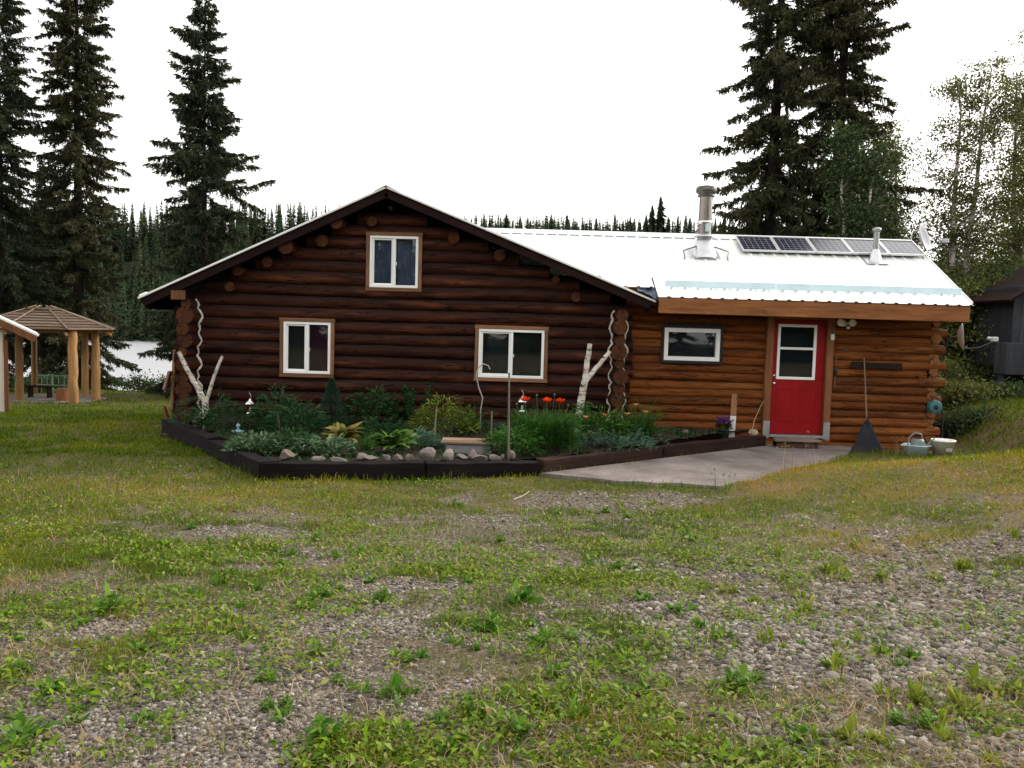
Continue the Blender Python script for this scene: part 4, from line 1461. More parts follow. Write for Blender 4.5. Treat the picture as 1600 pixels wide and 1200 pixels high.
plants = [  # x, y, kind, args, material, label
    (-4.85, 13.95, 'bush', (420, .44, .36, .40, .10, .022), 'leaf_dark', 'dark feathery shrub at the left end of the flower bed'),
    (-3.55, 12.10, 'bush', (330, .44, .32, .19, .10, .036), 'leaf_varieg', 'pale variegated plant spilling over the left timber'),
    (-3.75, 14.0, 'bush', (480, .46, .34, .48, .13, .032), 'leaf_dark', 'tall dark bush behind the leaning stake'),
    (-3.25, 13.05, 'bush', (430, .42, .34, .50, .12, .030), 'leaf_dark', 'dark green bush right of the leaning stake'),
    (-2.50, 12.75, 'hosta', (34, .30, .11), 'leaf_red', 'yellow and red leaved hosta in the middle left of the bed'),
    (-2.60, 11.92, 'bush', (300, .40, .24, .20, .10, .034), 'leaf_varieg', 'low variegated plant behind the flat stones'),
    (-2.35, 14.75, 'bush', (380, .48, .30, .48, .13, .03), 'leaf_dark', 'dark foliage right of the cone shaped spruce'),
    (-1.75, 14.85, 'tall', (300, .42, .28, .72, .14, .03), 'leaf_dark', 'tall dark plant against the wall under the upper window'),
    (-1.65, 12.30, 'hosta', (44, .30, .13), 'leaf_bright', 'bright green broad leaved plant behind the small cream stone'),
    (-1.10, 13.85, 'bush', (520, .46, .34, .52, .09, .022), 'leaf_yellow', 'yellow green spirea bush in the middle of the bed'),
    (-.70, 14.35, 'fountain', (110, .62, .014, .14), 'leaf_mid', 'grassy clump right of the yellow spirea'),
    (-1.45, 12.95, 'bush', (260, .36, .26, .20, .09, .022), 'leaf_silver', 'low grey green foliage left of the lidded block'),
    (-.02, 12.42, 'bush', (380, .38, .26, .36, .10, .024), 'leaf_mid', 'small bushy plant at the foot of the tall stake'),
    (.90, 12.75, 'tall', (240, .24, .2, .66, .11, .018), 'leaf_mid', 'slender upright plant right of the poppies'),
    (1.42, 13.75, 'bush', (420, .45, .34, .46, .15, .026), 'leaf_mid', 'leafy green clump in front of the right birch pole'),
    (1.68, 13.15, 'bush', (520, .50, .26, .22, .07, .012), 'leaf_silver', 'low silvery mound near the angled red timber'),
    (2.12, 14.15, 'fountain', (210, .78, .017, .2), 'leaf_mid', 'daylily clump with arching leaves before the wing corner'),
    (-2.05, 13.6, 'bush', (260, .35, .3, .26, .10, .028), 'leaf_dark', 'low dark plant in the centre of the bed'),
    (-2.10, 12.60, 'fountain', (70, .34, .010, .10), 'leaf_mid', 'small grassy tuft right of the red hosta'),
    (-3.05, 12.15, 'bush', (240, .30, .24, .28, .10, .026), 'leaf_dark', 'small dark plant between the two variegated plants'),
    (-1.05, 13.0, 'fountain', (60, .30, .009, .10), 'leaf_silver', 'thin grey tuft behind the lidded block'),
]
for i, (x, y, kind, ar, mat, lab) in enumerate(plants):
    zz = float(bed_z(x, y))
    o = thing('garden_plant', lab, 'plant', (x, y, zz), random.uniform(0, 6))
    o.rotation_euler.z = 0
    L = Leaves(500 + i)
    if kind == 'bush':
        L.bush(*ar); L.build('foliage', M[mat], o)
        stems(14, ar[1], ar[2], ar[3], i).build('stem', M['stem_green'], o)
    elif kind == 'tall':
        n, rx, ry, h, ll, lw = ar
        r = random.Random(i)
        st = MB()
        for k in range(9):
            a = r.uniform(0, 6.28); q = r.random() ** .5
            bx_, by_ = rx * q * math.cos(a), ry * q * math.sin(a)
            hh = h * r.uniform(.6, 1.1)
            st.tube([(bx_ * .6, by_ * .6, -.03), (bx_, by_, hh)], [.006, .003], 5, False)
            for m_ in range(n // 4):
                t = r.uniform(.1, 1)
                L.strip((bx_ * (.6 + .4 * t), by_ * (.6 + .4 * t), hh * t), r.uniform(0, 6.28), r.uniform(.1, .9), ll * (1.2 - .6 * t), lw, r.uniform(.2, 1.1), 2, r.uniform(.15, .85), r.uniform(-.5, .5))
        L.build('foliage', M[mat], o); st.build('stem', M['stem_green'], o)
    elif kind == 'hosta':
        n, ll, lw = ar; n = int(n * 1.5)
        r = random.Random(i)
        for k in range(n):
            a = r.uniform(0, 6.28); q = r.uniform(.02, .12)
            p0 = (q * math.cos(a), q * math.sin(a), r.uniform(.08, .22))
            L.strip(p0, a + r.uniform(-.4, .4), r.uniform(.3, 1.1), ll * r.uniform(.7, 1.2), lw * r.uniform(.8, 1.2), r.uniform(.6, 1.4), 5, r.uniform(.1, .95), r.uniform(-.4, .4))
        L.build('foliage', M[mat], o)
        stems(10, .12, .12, .2, i, .008).build('stem', M['stem_green'], o)
    else:
        n, ll, lw, spd = ar
        L.fountain(int(n * 1.8), ll, lw, spd); L.build('foliage', M[mat], o)
    if 'daylily' in lab or 'right birch pole' in lab:
        for k, (fx, fy, fz) in enumerate([(-.25, -.3, .42), (.05, -.28, .46), (-.1, -.15, .56)][:3 if 'daylily' in lab else 2]):
            MB().tube([(fx * .3, fy * .3, 0), (fx * .8, fy * .8, fz * .7), (fx, fy, fz)], .004, 5).build('flower_stalk', M['stem_green'], o)
            fl_ = Leaves(900 + k)
            for j in range(6):
                fl_.strip((fx, fy, fz), j * 1.047, .8, .085, .034, 1.0, 3, random.random())
            fl_.build('flower', M['petal_lily'], o)

# low creeping plants and fallen leaves covering the soil between them
gx_ = RNG.uniform(-5.8, 4.3, 26000); gy_ = RNG.uniform(11.1, 15.4, 26000)
kk = inpoly(gx_, gy_, [(-5.6, 14.8), (-3.05, 11.3), (.2, 12.1), (4.2, 15.3), (-5.6, 15.3)]) & (RNG.random(26000) < np.clip((fbm(gx_ * 1.6, gy_ * 1.6, 222, 3) - .36) * 4, .05, 1))
gx_, gy_ = gx_[kk], gy_[kk]
L = Leaves(333)
for x, y, zq in zip(gx_, gy_, bed_z(gx_, gy_)):
    L.strip((x, y, float(zq) + .01), random.uniform(0, 6.28), random.uniform(.1, 1.2), random.uniform(.03, .10), random.uniform(.012, .03), .8, 2, random.random(), random.uniform(-.5, .5))
o = L.build('creeping_plants', M['leaf_dark'], None)
tag(o, 'low creeping green plants covering the flower bed soil', 'ground cover', kind='stuff')

# dwarf cone spruce
o = thing('dwarf_spruce', 'dwarf cone shaped spruce against the dark wall left of centre', 'tree', (-3.02, 14.45, -.2))
L = Leaves(71); r = random.Random(3)
for k in range(2600):
    t = r.random() ** .75
    a = r.uniform(0, 6.28)
    rad = .29 * (1 - t) ** .85 * r.uniform(.75, 1.06) * (1 + .12 * math.sin(a * 3 + t * 9))
    L.strip((rad * math.cos(a), rad * math.sin(a), .02 + .80 * t), a + r.uniform(-.5, .5), r.uniform(.2, 1.2), .045, .012, .1, 1, r.uniform(.1, .9), r.uniform(-1, 1), 'blade')
L.build('crown', M['needle_blue'], o)
MB().tube([(0, 0, -.05), (0, 0, .74)], [.025, .004], 6).build('trunk', M['tie'], o)

# poppies
o = thing('poppy_plant', 'feathery poppy clump with three orange red flowers', 'flower', (.50, 13.0, -.22))
L = Leaves(81); r = random.Random(5)
for k in range(1900):
    a = r.uniform(0, 6.28); q = .46 * math.sqrt(r.random())
    L.strip((q * math.cos(a), q * .75 * math.sin(a), r.uniform(0, .40)), a + r.uniform(-1.2, 1.2), r.uniform(.4, 1.45), r.uniform(.16, .34), r.uniform(.010, .022), r.uniform(.3, 1.3), 3, r.uniform(.1, .9), r.uniform(-.5, .5), 'blade')
L.build('foliage', M['leaf_mid'], o)
for k, (fx, fz) in enumerate([(-.30, .71), (.03, .70), (.23, .69)]):
    fy = -.12 + .05 * k
    MB().tube([(fx * .3, fy * .3, .0), (fx * .85, fy, fz * .6), (fx, fy, fz)], .005, 5).build('flower_stem', M['stem_green'], o)
    fl_ = Leaves(850 + k)
    for ring, (nn, ee, ss) in enumerate(((4, .95, .085), (5, .45, .105))):
        for j in range(nn):
            fl_.strip((fx, fy, fz), j * 6.283 / nn + ring * .6, ee, ss, .095, -.45, 4, random.random(), 0)
    f_ = fl_.build('flower', M['petal'], o)
    MB().lathe([(0, 0), (.016, .006), (.02, .025), (.012, .035), (0, .036)], 8, (fx, fy, fz)).build('seed_head', M['black'], f_)
for k, (fx, fz) in enumerate([(-.42, .62), (-.12, .76), (.15, .78), (.36, .62)]):
    b_ = MB().tube([(fx * .3, .05, .0), (fx * .8, .06, fz * .6), (fx, .08, fz)], .004, 5)
    b_.lathe([(0, 0), (.014, .01), (.016, .03), (0, .05)], 7, (fx, .08, fz)); b_.build('bud', M['stem_green'], o)

# potted lavender by the plank
o = thing('flower_pot', 'small green pot of purple flowers left of the white plank', 'pot', (3.74, 15.10, -.27))
MB().lathe([(0, 0), (.06, 0), (.085, .15), (.092, .15), (.092, .17), (.08, .17), (.075, .14), (0, .14)], 16).build('pot', plain('potm', (.03, .08, .06), .5), o)
L = Leaves(61).bush(150, .11, .10, .14, .08, .014)
for v_ in range(len(L.v)): L.v[v_] = (L.v[v_][0], L.v[v_][1], L.v[v_][2] + .14)
L.build('foliage', M['leaf_dark'], o)
L = Leaves(62).bush(120, .12, .11, .12, .05, .03)
for v_ in range(len(L.v)): L.v[v_] = (L.v[v_][0], L.v[v_][1], L.v[v_][2] + .24)
L.build('blossom', M['petal_purple'], o)

# dry weeds on the pad edge
M['straw'] = foliage('straw', [(0, (.16, .11, .06)), (1, (.40, .30, .18))], .8, .2)
for (x, y, hh, lab) in [(3.95, 12.3, .42, 'dry seed stalks at the concrete edge nearest the timber'), (4.55, 12.95, .5, 'dry pale stalks standing in front of the doorstep'),
                        (6.75, 14.8, .3, 'dry stalks between the rake and the pale blue tub'), (2.75, 11.05, .25, 'thin green weed at the front edge of the concrete')]:
    o = thing('weed_stalk', lab, 'weed', (x, y, max(h1(x, y), -.41)))
    L = Leaves(int(x * 100)); r = L.r
    for k in range(7):
        L.strip((r.uniform(-.12, .12), r.uniform(-.08, .08), -.01), r.uniform(0, 6.28), r.uniform(1.2, 1.5), hh * r.uniform(.6, 1.1), .012, r.uniform(0, .4), 4, r.random(), 0, 'blade')
        a = L.v[-1]
        for j in range(7): L.strip(a, r.uniform(0, 6.28), r.uniform(-.3, 1.2), .035, .015, .2, 1, r.random())
    L.build('stalk', M['straw'] if 'green' not in lab else M['leaf_mid'], o)


# ------------------------------------------------------------------ trees
M['bark'] = wood('bark', (.010, .0075, .006), (.036, .028, .023), 'Z', .9, .15)
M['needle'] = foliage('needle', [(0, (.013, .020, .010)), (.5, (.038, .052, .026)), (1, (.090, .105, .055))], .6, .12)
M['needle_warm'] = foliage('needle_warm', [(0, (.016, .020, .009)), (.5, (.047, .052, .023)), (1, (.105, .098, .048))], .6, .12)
M['aspen_leaf'] = foliage('aspen_leaf', [(0, (.020, .036, .012)), (.5, (.046, .076, .026)), (1, (.10, .140, .055))], .6, .4)
M['birch_leaf'] = foliage('birch_leaf', [(0, (.045, .060, .016)), (.5, (.115, .135, .036)), (1, (.23, .235, .075))], .6, .5)


def spruce(name, loc, H, Rb, label, seed, mat='needle', z0=.5, dens=1.0, clump=.55, group=None, lean=0.0, power=.75, keep_below=None):
    rs = np.random.default_rng(seed)
    o = thing(name, label, 'tree', loc, 0, group)
    nseg = 14
    wobx = rs.normal(0, .03, nseg + 1).cumsum() * .5
    tz = np.linspace(-.3, H, nseg + 1)
    pts = [(float(wobx[i] * .5 + lean * tz[i]), float(wobx[-i - 1] * .3), float(tz[i])) for i in range(nseg + 1)]
    tr = [max(.012, (.0105 * H + .04) * (1 - (max(z_, 0) / H) ** .9)) for z_ in tz]
    m = MB().tube(pts, tr, 9, False, wob=.05)
    def axis_at(z_): 
        return np.interp(z_, tz, [p[0] for p in pts]), np.interp(z_, tz, [p[1] for p in pts])
    TV = []; TT = []
    z_ = z0
    while z_ < H * .992:
        fr_ = (H - z_) / H
        Rz_ = Rb * fr_ ** power + .06
        nb = int(rs.integers(4, 7))
        a0 = rs.uniform(0, 6.28)
        for k in range(nb):
            az = a0 + k * 6.283 / nb + rs.normal(0, .25)
            cl = float(vnoise(az * 1.1 + seed * 3.1, z_ * .9, seed))
            cl2 = float(vnoise(az * .5 + seed, z_ * .35, seed + 5))
            ln = Rz_ * (1 - clump + clump * 1.7 * (.6 * cl + .4 * cl2)) * rs.uniform(.75, 1.15)
            if rs.random() < .03: ln *= 1.25
            if ln < .08: continue
            e0 = .40 - .85 * fr_ ** .6 + rs.normal(0, .28)
            npt = 5
            ax_, ay_ = axis_at(z_)
            P = [np.array([ax_, ay_, z_])]
            for q in range(npt):
                e = e0 - .18 * q / npt * 2 + (.55 if q >= npt - 2 else 0) * .6
                P.append(P[-1] + np.array([math.cos(az) * math.cos(e), math.sin(az) * math.cos(e), math.sin(e)]) * ln / npt)
            P = np.array(P)
            if ln > .35:
                m.tube([tuple(p) for p in P[::2]] + [tuple(P[-1])], [.014 + .008 * ln, .010, .006, .004][:len(P[::2]) + 1], 3, False)
            ns = max(10, int(ln * 50 * dens))
            t = rs.uniform(.10, 1.0, ns) ** .8
            f = t * npt; i0 = np.minimum(f.astype(int), npt - 1)
            b = P[i0] + (P[i0 + 1] - P[i0]) * (f - i0)[:, None]
            a2 = az + rs.choice((-1, 1), ns) * rs.uniform(.25, 1.2, ns)
            sl = (.15 + .24 * (1 - t)) * rs.uniform(.6, 1.3, ns) * min(1, .55 + ln * .4)
            e2 = e0 * .4 - rs.uniform(-.1, 1.35, ns)
            d = np.stack([np.cos(a2) * np.cos(e2), np.sin(a2) * np.cos(e2), np.sin(e2)], -1)
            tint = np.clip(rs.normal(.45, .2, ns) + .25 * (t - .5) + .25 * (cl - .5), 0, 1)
            # each shoot carries eight needle-clad twiglets
            NJ = 8
            bb = b[:, None] + d[:, None] * (sl[:, None] * ((np.arange(NJ) + .5) / NJ) * .9)[..., None]
            q = d[:, None] * rs.uniform(.4, 1, (ns, NJ, 1)) + rs.normal(0, .5, (ns, NJ, 3)); q[..., 2] -= .22
            q /= np.linalg.norm(q, axis=-1, keepdims=True) + 1e-6
            w = np.cross(q, rs.normal(0, 1, (ns, NJ, 3))); w /= np.linalg.norm(w, axis=-1, keepdims=True) + 1e-6
            l2 = (sl[:, None] * rs.uniform(.35, .7, (ns, NJ)))[..., None]
            wd = rs.uniform(.013, .031, (ns, NJ, 1))
            TV.append(np.stack([bb - w * wd, bb + w * wd, bb + q * l2], 2).reshape(-1, 3))
            TT.append(np.repeat(tint, NJ * 3))
        z_ += rs.uniform(.12, .30) * (1 + .35 * fr_) / max(.6, dens ** .3)
    m.build('trunk', M['bark'], o, recalc=False)
    V = np.concatenate(TV)
    print('spruce tris', len(V) // 3)
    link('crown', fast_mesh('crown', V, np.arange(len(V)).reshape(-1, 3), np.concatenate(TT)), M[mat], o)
    return o


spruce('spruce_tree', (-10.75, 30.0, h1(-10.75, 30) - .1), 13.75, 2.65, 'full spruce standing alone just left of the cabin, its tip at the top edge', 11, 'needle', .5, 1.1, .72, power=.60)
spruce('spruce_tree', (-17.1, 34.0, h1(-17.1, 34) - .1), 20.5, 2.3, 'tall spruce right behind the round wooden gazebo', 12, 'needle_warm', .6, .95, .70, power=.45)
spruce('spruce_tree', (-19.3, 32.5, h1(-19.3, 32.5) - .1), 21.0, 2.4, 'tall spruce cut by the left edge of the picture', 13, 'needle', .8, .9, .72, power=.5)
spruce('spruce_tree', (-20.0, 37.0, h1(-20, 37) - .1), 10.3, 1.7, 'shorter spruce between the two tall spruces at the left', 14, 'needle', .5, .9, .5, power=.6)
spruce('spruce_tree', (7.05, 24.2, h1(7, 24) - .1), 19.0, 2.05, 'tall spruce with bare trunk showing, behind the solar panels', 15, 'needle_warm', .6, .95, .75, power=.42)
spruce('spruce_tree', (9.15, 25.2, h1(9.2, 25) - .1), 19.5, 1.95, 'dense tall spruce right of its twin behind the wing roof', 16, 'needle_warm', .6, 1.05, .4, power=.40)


def broadleaf(name, loc, H, label, seed, mat='birch_leaf', barkm='birch', trunks=((0, 0, .1),), nleaf=9000, spread=1.6, leaf=.075, low=.25, cat='tree', group=None, tr=None, droop=.3, clumps=80, clr=.5):
    """trunks: (dx, lean x, lean y per metre)"""
    rs = np.random.default_rng(seed); random.seed(seed)
    o = thing(name, label, cat, loc, 0, group)
    m = MB(); ends = []
    for (dx, lx, ly) in trunks:
        hh = H * rs.uniform(.88, 1.0)
        n = 9
        jit = rs.normal(0, .06, (n + 1, 2)).cumsum(0)
        pts = [Vector((dx + lx * hh * i / n + jit[i, 0], ly * hh * i / n + jit[i, 1], -.2 + hh * i / n)) for i in range(n + 1)]
        r0 = tr or (.011 * H + .02)
        m.tube(pts, [r0 * (1 - .9 * i / n) + .006 for i in range(n + 1)], 8, False, wob=.04)
        for k in range(int(clumps / len(trunks))):
            t = rs.uniform(low, 1.0)
            f = t * n; i0 = min(int(f), n - 1)
            b = pts[i0].lerp(pts[i0 + 1], f - i0)
            az = rs.uniform(0, 6.28); el = rs.uniform(.2, 1.0)
            ln = spread * (1.1 - t * .75) * rs.uniform(.35, 1.1)
            mid = b + Vector((math.cos(az) * math.cos(el), math.sin(az) * math.cos(el), math.sin(el))) * ln * .6
            e = mid + Vector((math.cos(az + .3) * .9, math.sin(az + .3) * .9, .35 - droop)) * ln * .45
            m.tube([b, mid, e], [max(.006, r0 * .28 * (1.1 - t)), .007, .003], 4, False)
            ends.append((b, mid, e, ln))
    m.build('trunk', M[barkm], o, recalc=False)
    per = max(1, nleaf // len(ends))
    TV = []; TF = []; TT = []
    Vs = []; Ts = []
    for (b, mid, e, ln) in ends:
        c = np.array(mid) * .5 + np.array(e) * .5
        tone = rs.uniform(.2, .8)
        kk = int(per * rs.uniform(.4, 1.6))
        t = rs.uniform(0, 1, (kk, 1))
        base = np.where(t < .5, np.array(b) * (.35 - t * .7) / .35 * 0 + np.array(mid), np.array(mid) + (np.array(e) - np.array(mid)) * (t - .5) * 2)
        p = base + rs.normal(0, clr * (.35 + .35 * ln / spread), (kk, 3)) * np.array([1, 1, .8])
        d = rs.normal(0, 1, (kk, 3)); d[:, 2] -= .5; d /= np.linalg.norm(d, axis=1, keepdims=True)
        w = np.cross(d, rs.normal(0, 1, (kk, 3))); w /= np.linalg.norm(w, axis=1, keepdims=True)
        s_ = leaf * rs.uniform(.6, 1.3, (kk, 1))
        Vs.append(np.stack([p, p + d * s_ * .5 + w * s_ * .38, p + d * s_, p + d * s_ * .5 - w * s_ * .38], 1).reshape(-1, 3))
        Ts.append(np.repeat(np.clip(tone + rs.normal(0, .18, kk), 0, 1), 4))
    V = np.concatenate(Vs); T = np.concatenate(Ts)
    link('crown', fast_mesh('crown', V, np.arange(len(V)).reshape(-1, 4), T), M[mat], o)
    return o


broadleaf('aspen_tree', (8.55, 22.6, h1(8.5, 22.6)), 7.4, 'green aspen in front of the dense twin spruce behind the roof', 31, 'aspen_leaf', 'birch', ((0, .0, 0), (.3, .03, .0)), 16000, 1.25, .085, .1, clumps=150, clr=.42)
BI = [((12.9, 25.6), 9.9, ((0, -.02, 0), (.25, .05, .01)), 9500, 2.1, 'birch with forked pale trunk standing behind the satellite dish', 32),
      ((14.6, 25.0), 11.0, ((0, -.01, 0), (.35, .03, .01)), 9500, 1.9, 'thick trunked birch at the right edge above the dark shed', 33),
      ((11.5, 26.2), 8.3, ((0, .01, 0), (-.3, -.05, 0)), 9500, 1.9, 'smaller slender birch left of the forked birch', 34),
      ((15.6, 27.0), 10.5, ((0, -.03, 0), (.5, .02, 0)), 9000, 2.2, 'birch farthest right, mostly cut by the picture edge', 35),
      ((9.9, 26.0), 4.8, ((0, .03, 0),), 3000, 1.0, 'thin young birch just right of the tall spruces', 36)]
for (xy, H, trk, nl, spd, lab, sd2) in BI:
    broadleaf('birch_tree', (*xy, h1(*xy) - .1), H, lab, sd2, 'birch_leaf', 'birch', trk, int(nl * 2.9), spd * 1.12, .068, .08, clumps=200, clr=.35, group='birches right of the cabin')
UN = [((10.4, 23.5), 2.6, 'bushy undergrowth right behind the wing corner', 41), ((11.6, 22.8), 2.9, 'tall leafy shrub between the wing and the dark shed', 42),
      ((13.4, 24.3), 3.2, 'leafy shrub behind the roof of the dark shed', 43), ((11.2, 28.5), 4.6, 'dark leafy shrub deep behind the birches', 44),
      ((14.5, 29.5), 4.8, 'dark leafy shrub at the right edge behind the birches', 45), ((9.3, 27.5), 3.6, 'leafy shrub below the thin young birch', 46),
      ((17.2, 31), 6.2, 'tall shrub beyond the birch at the right picture edge', 47), ((12.8, 32), 5.4, 'broad shrub far behind the forked birch', 48)]
for (xy, H, lab, sd2) in UN:
    broadleaf('leafy_shrub', (*xy, h1(*xy) - .1), H, lab, sd2, 'aspen_leaf' if sd2 % 2 else 'birch_leaf', 'bark', ((0, .05, 0), (.3, .15, 0), (-.3, -.15, .05), (.1, 0, -.1)), 14000, 1.6, .085, .02, 'shrub', 'undergrowth right of the cabin', .03, .2, 80, .5)
LB = [((-16.4, 29.8), .8, 'low dark bush behind the gazebo', 51), ((-12.2, 31.6), .9, 'low shrub at the lawn edge left of the lone spruce', 52), ((-9.2, 30.6), .9, 'low shrub at the lawn edge near the cabin', 53),
      ((-13.9, 32.4), .7, 'low shrub on the bank in front of the lake', 54)]
for (xy, H, lab, sd2) in LB:
    broadleaf('low_shrub', (*xy, h1(*xy) - .1), H, lab, sd2, 'aspen_leaf', 'bark', ((0, .2, 0), (.4, .3, 0), (-.4, -.3, .05), (.1, 0, -.1)), 2600, .8, .08, .02, 'shrub', 'shrubs along the lake bank', .02, .2, 50, .3)

RB = [((8.75, 16.6), .5, 'low green weeds beside the right wall of the wing', 61), ((9.5, 18.2), .55, 'low bush on the bank between wing and dark shed', 62), ((10.3, 18.6), .4, 'low bush left of the grey cabinets', 63),
      ((9.6, 20.2), 1.0, 'green bush behind the lower satellite dish', 64), ((11.0, 16.4), .3, 'low weeds on the bank crest at the right edge', 66)]
for (xy, H, lab, sd2) in RB:
    broadleaf('low_shrub', (*xy, h1(*xy) - .08), H, lab, sd2, 'aspen_leaf' if sd2 % 2 else 'birch_leaf', 'bark', ((0, .3, 0), (.4, .4, 0), (-.4, -.4, .05), (.1, 0, -.2), (0, .1, .3)), 4200, .75, .065, .02, 'shrub', 'low shrubs on the right bank', .014, .2, 60, .26)

# ---- far shore
M['far_needle'] = foliage('far_needle', [(0, (.016, .028, .016)), (.5, (.038, .060, .028)), (1, (.10, .14, .045))], .8, .1)


def far_template(seed, lay=26, per=9, pw=.9):
    rs = np.random.default_rng(seed)
    V = []; T = []
    for i in range(lay):
        t = (i + rs.random()) / lay
        r = (.5 * (1 - t) ** pw + .02) * rs.uniform(.75, 1.2)
        for k in range(per):
            a = rs.uniform(0, 6.28)
            rr = r * rs.uniform(.5, 1.1)
            tip = np.array([math.cos(a) * rr, math.sin(a) * rr, t - rs.uniform(.0, .05)])
            s_ = np.array([-math.sin(a), math.cos(a), 0]) * rr * .35
            inn = np.array([math.cos(a) * rr * .1, math.sin(a) * rr * .1, t + .01])
            V += [inn - s_ + [0, 0, .012], inn + s_ + [0, 0, .0], tip]
            T += [rs.uniform(.1, .6)] * 3
    return np.array(V), np.array(T)


TPL = [far_template(i) for i in range(5)]
rs = np.random.default_rng(99)
FV = []; FT = []
for k in range(4100):
    y = 198 + 135 * rs.random() ** .8; x = rs.uniform(-1.15 * y - 10, .36 * y)
    if k > 3300: y = rs.uniform(285, 332); x = rs.uniform(-25, 110)
    elif rs.random() < .3 and x > -55: continue
    V, T = TPL[k % 5]
    Ht = rs.uniform(9, 14.5); W_ = Ht * rs.uniform(.30, .44)
    tone = rs.uniform(-.12, .15)
    if rs.random() < .22:                     # poplars and birches among the spruce
        Ht *= .7; W_ = Ht * .62; tone = .42
    a = rs.uniform(0, 6.28)
    X = V[:, 0] * math.cos(a) - V[:, 1] * math.sin(a); Y = V[:, 0] * math.sin(a) + V[:, 1] * math.cos(a)
    FV.append(np.stack([X * W_ + x, Y * W_ + y, V[:, 2] * Ht + h1(x, y) - .2], 1)); FT.append(np.clip(T + tone, 0, 1))
V = np.concatenate(FV); T = np.concatenate(FT)
fo = link('far_forest', fast_mesh('far_forest', V, np.arange(len(V)).reshape(-1, 3), T), M['far_needle'])
tag(fo, 'dark mixed forest covering the far shore of the lake', 'forest', kind='stuff')

# the clearing is closed by forest behind the viewer too; it shows in the window panes and the flue
FV = []; FT = []
for k in range(150):
    y = rs.uniform(-34, -13); x = rs.uniform(-45, 45)
    V, T = TPL[k % 5]
    Ht = rs.uniform(9, 15); W_ = Ht * rs.uniform(.26, .36); a = rs.uniform(0, 6.28)
    X = V[:, 0] * math.cos(a) - V[:, 1] * math.sin(a); Y = V[:, 0] * math.sin(a) + V[:, 1] * math.cos(a)
    FV.append(np.stack([X * W_ + x, Y * W_ + y, V[:, 2] * Ht + h1(x, y) - .2], 1)); FT.append(T)
V = np.concatenate(FV); T = np.concatenate(FT)
fo = link('rear_forest', fast_mesh('rear_forest', V, np.arange(len(V)).reshape(-1, 3), T), M['far_needle'])
tag(fo, 'dark spruce forest closing the clearing opposite the cabin', 'forest', kind='stuff')

# single spruces that break the skyline over the roof
tips = [(-5.2, 22.1), (-3.9, 20.9), (-2.0, 22.8), (0.2, 21.0), (1.0, 21.3), (2.7, 21.6), (4.0, 21.3), (6.7, 23.0), (9.8, 23.1), (11.6, 21.9), (13.6, 21.5), (15.5, 22.5), (19.1, 23.5), (20.7, 21.4), (22.1, 22.9), (22.7, 22.0), (24.1, 22.0), (25.2, 23.3), (26.3, 25.2), (27.9, 26.9), (29.6, 23.0), (31.4, 23.6), (32.9, 23.7), (33.7, 23.1), (38.7, 23.2), (39.6, 22.6), (40.4, 23.5), (41.4, 22.7)]
STPL = []
for i in range(4):
    V, T = far_template(200 + i, 70, 12, .62)
    me = fast_mesh('crown', V, np.arange(len(V)).reshape(-1, 3), T); me.materials.append(M['far_needle'])
    STPL.append(me)
tme = MB().tube([(0, 0, -.05), (0, 0, .9)], [.02, .004], 5, False)
for i, (x, zt) in enumerate(tips):
    k = 305 / 170.                         # they stand on the crest of the far hill
    x2, z2, y2 = x * k, 1.65 + (zt - 1.65) * k, 305.0
    gz = h1(x2, y2)
    big = 17 <= i <= 19
    o = thing('distant_spruce', 'distant dense spruce rising highest over the roof left of the chimney' if i == 19 else 'thin distant spruce breaking the skyline above the white wing roof', 'tree', (x2, y2, gz), i * 1.3, 'distant skyline spruces')
    c = link('crown', STPL[i % 4], None, o)
    Ht = z2 - gz
    wd = Ht * (.50 if big else .30 + .07 * (i % 3))
    c.scale = (wd, wd, Ht)
    if i == 0:
        tr0 = tme.build('trunk', M['bark'], o); tr0.scale = (Ht * .35, Ht * .35, Ht)
    else:
        t_ = link('trunk', tr0.data, None, o); t_.scale = (Ht * .35, Ht * .35, Ht)

# ------------------------------------------------------------------ gazebo
M['peeled'] = wood('peeled', (.24, .115, .035), (.46, .255, .095), 'Z', .6, .3)
M['roof_slat'] = wood('roof_slat', (.075, .052, .036), (.19, .135, .092), 'X', .8, .2)
gc = Vector((-14.55, 26.8, h1(-14.5, 26.8)))
gz = thing('gazebo', 'round wooden gazebo with peeled log posts and boarded roof', 'gazebo', gc)
for (x, y, r_) in [(-13.07, 25.65, .135), (-13.02, 26.95, .125), (-13.75, 27.75, .10), (-14.98, 26.2, .115), (-15.75, 28.4, .09), (-16.1, 27.2, .11), (-15.6, 25.6, .11)]:
    lx, ly = x - gc.x, y - gc.y
    zb = h1(x, y) - gc.z
    random.seed(int(x * -100))
    n = 9
    pts = [(lx + random.uniform(-.015, .015), ly + random.uniform(-.015, .015), zb - .05 + (2.2) * i / n) for i in range(n + 1)]
    MB().tube(pts, [r_ * (1.06 - .12 * i / n) * random.uniform(.95, 1.05) for i in range(n + 1)], 12, True, wob=.03).build('post', M['peeled'], gz)
deck = MB().prism([(1.75 * math.cos(k * math.pi / 4 + .39), 1.75 * math.sin(k * math.pi / 4 + .39)) for k in range(8)], -.3, .06)
deck.build('floor_slab', M['concrete'], gz)
ze = 2.22
rd = MB()
apx = Vector((0, 0, ze + .74))
NS = 8
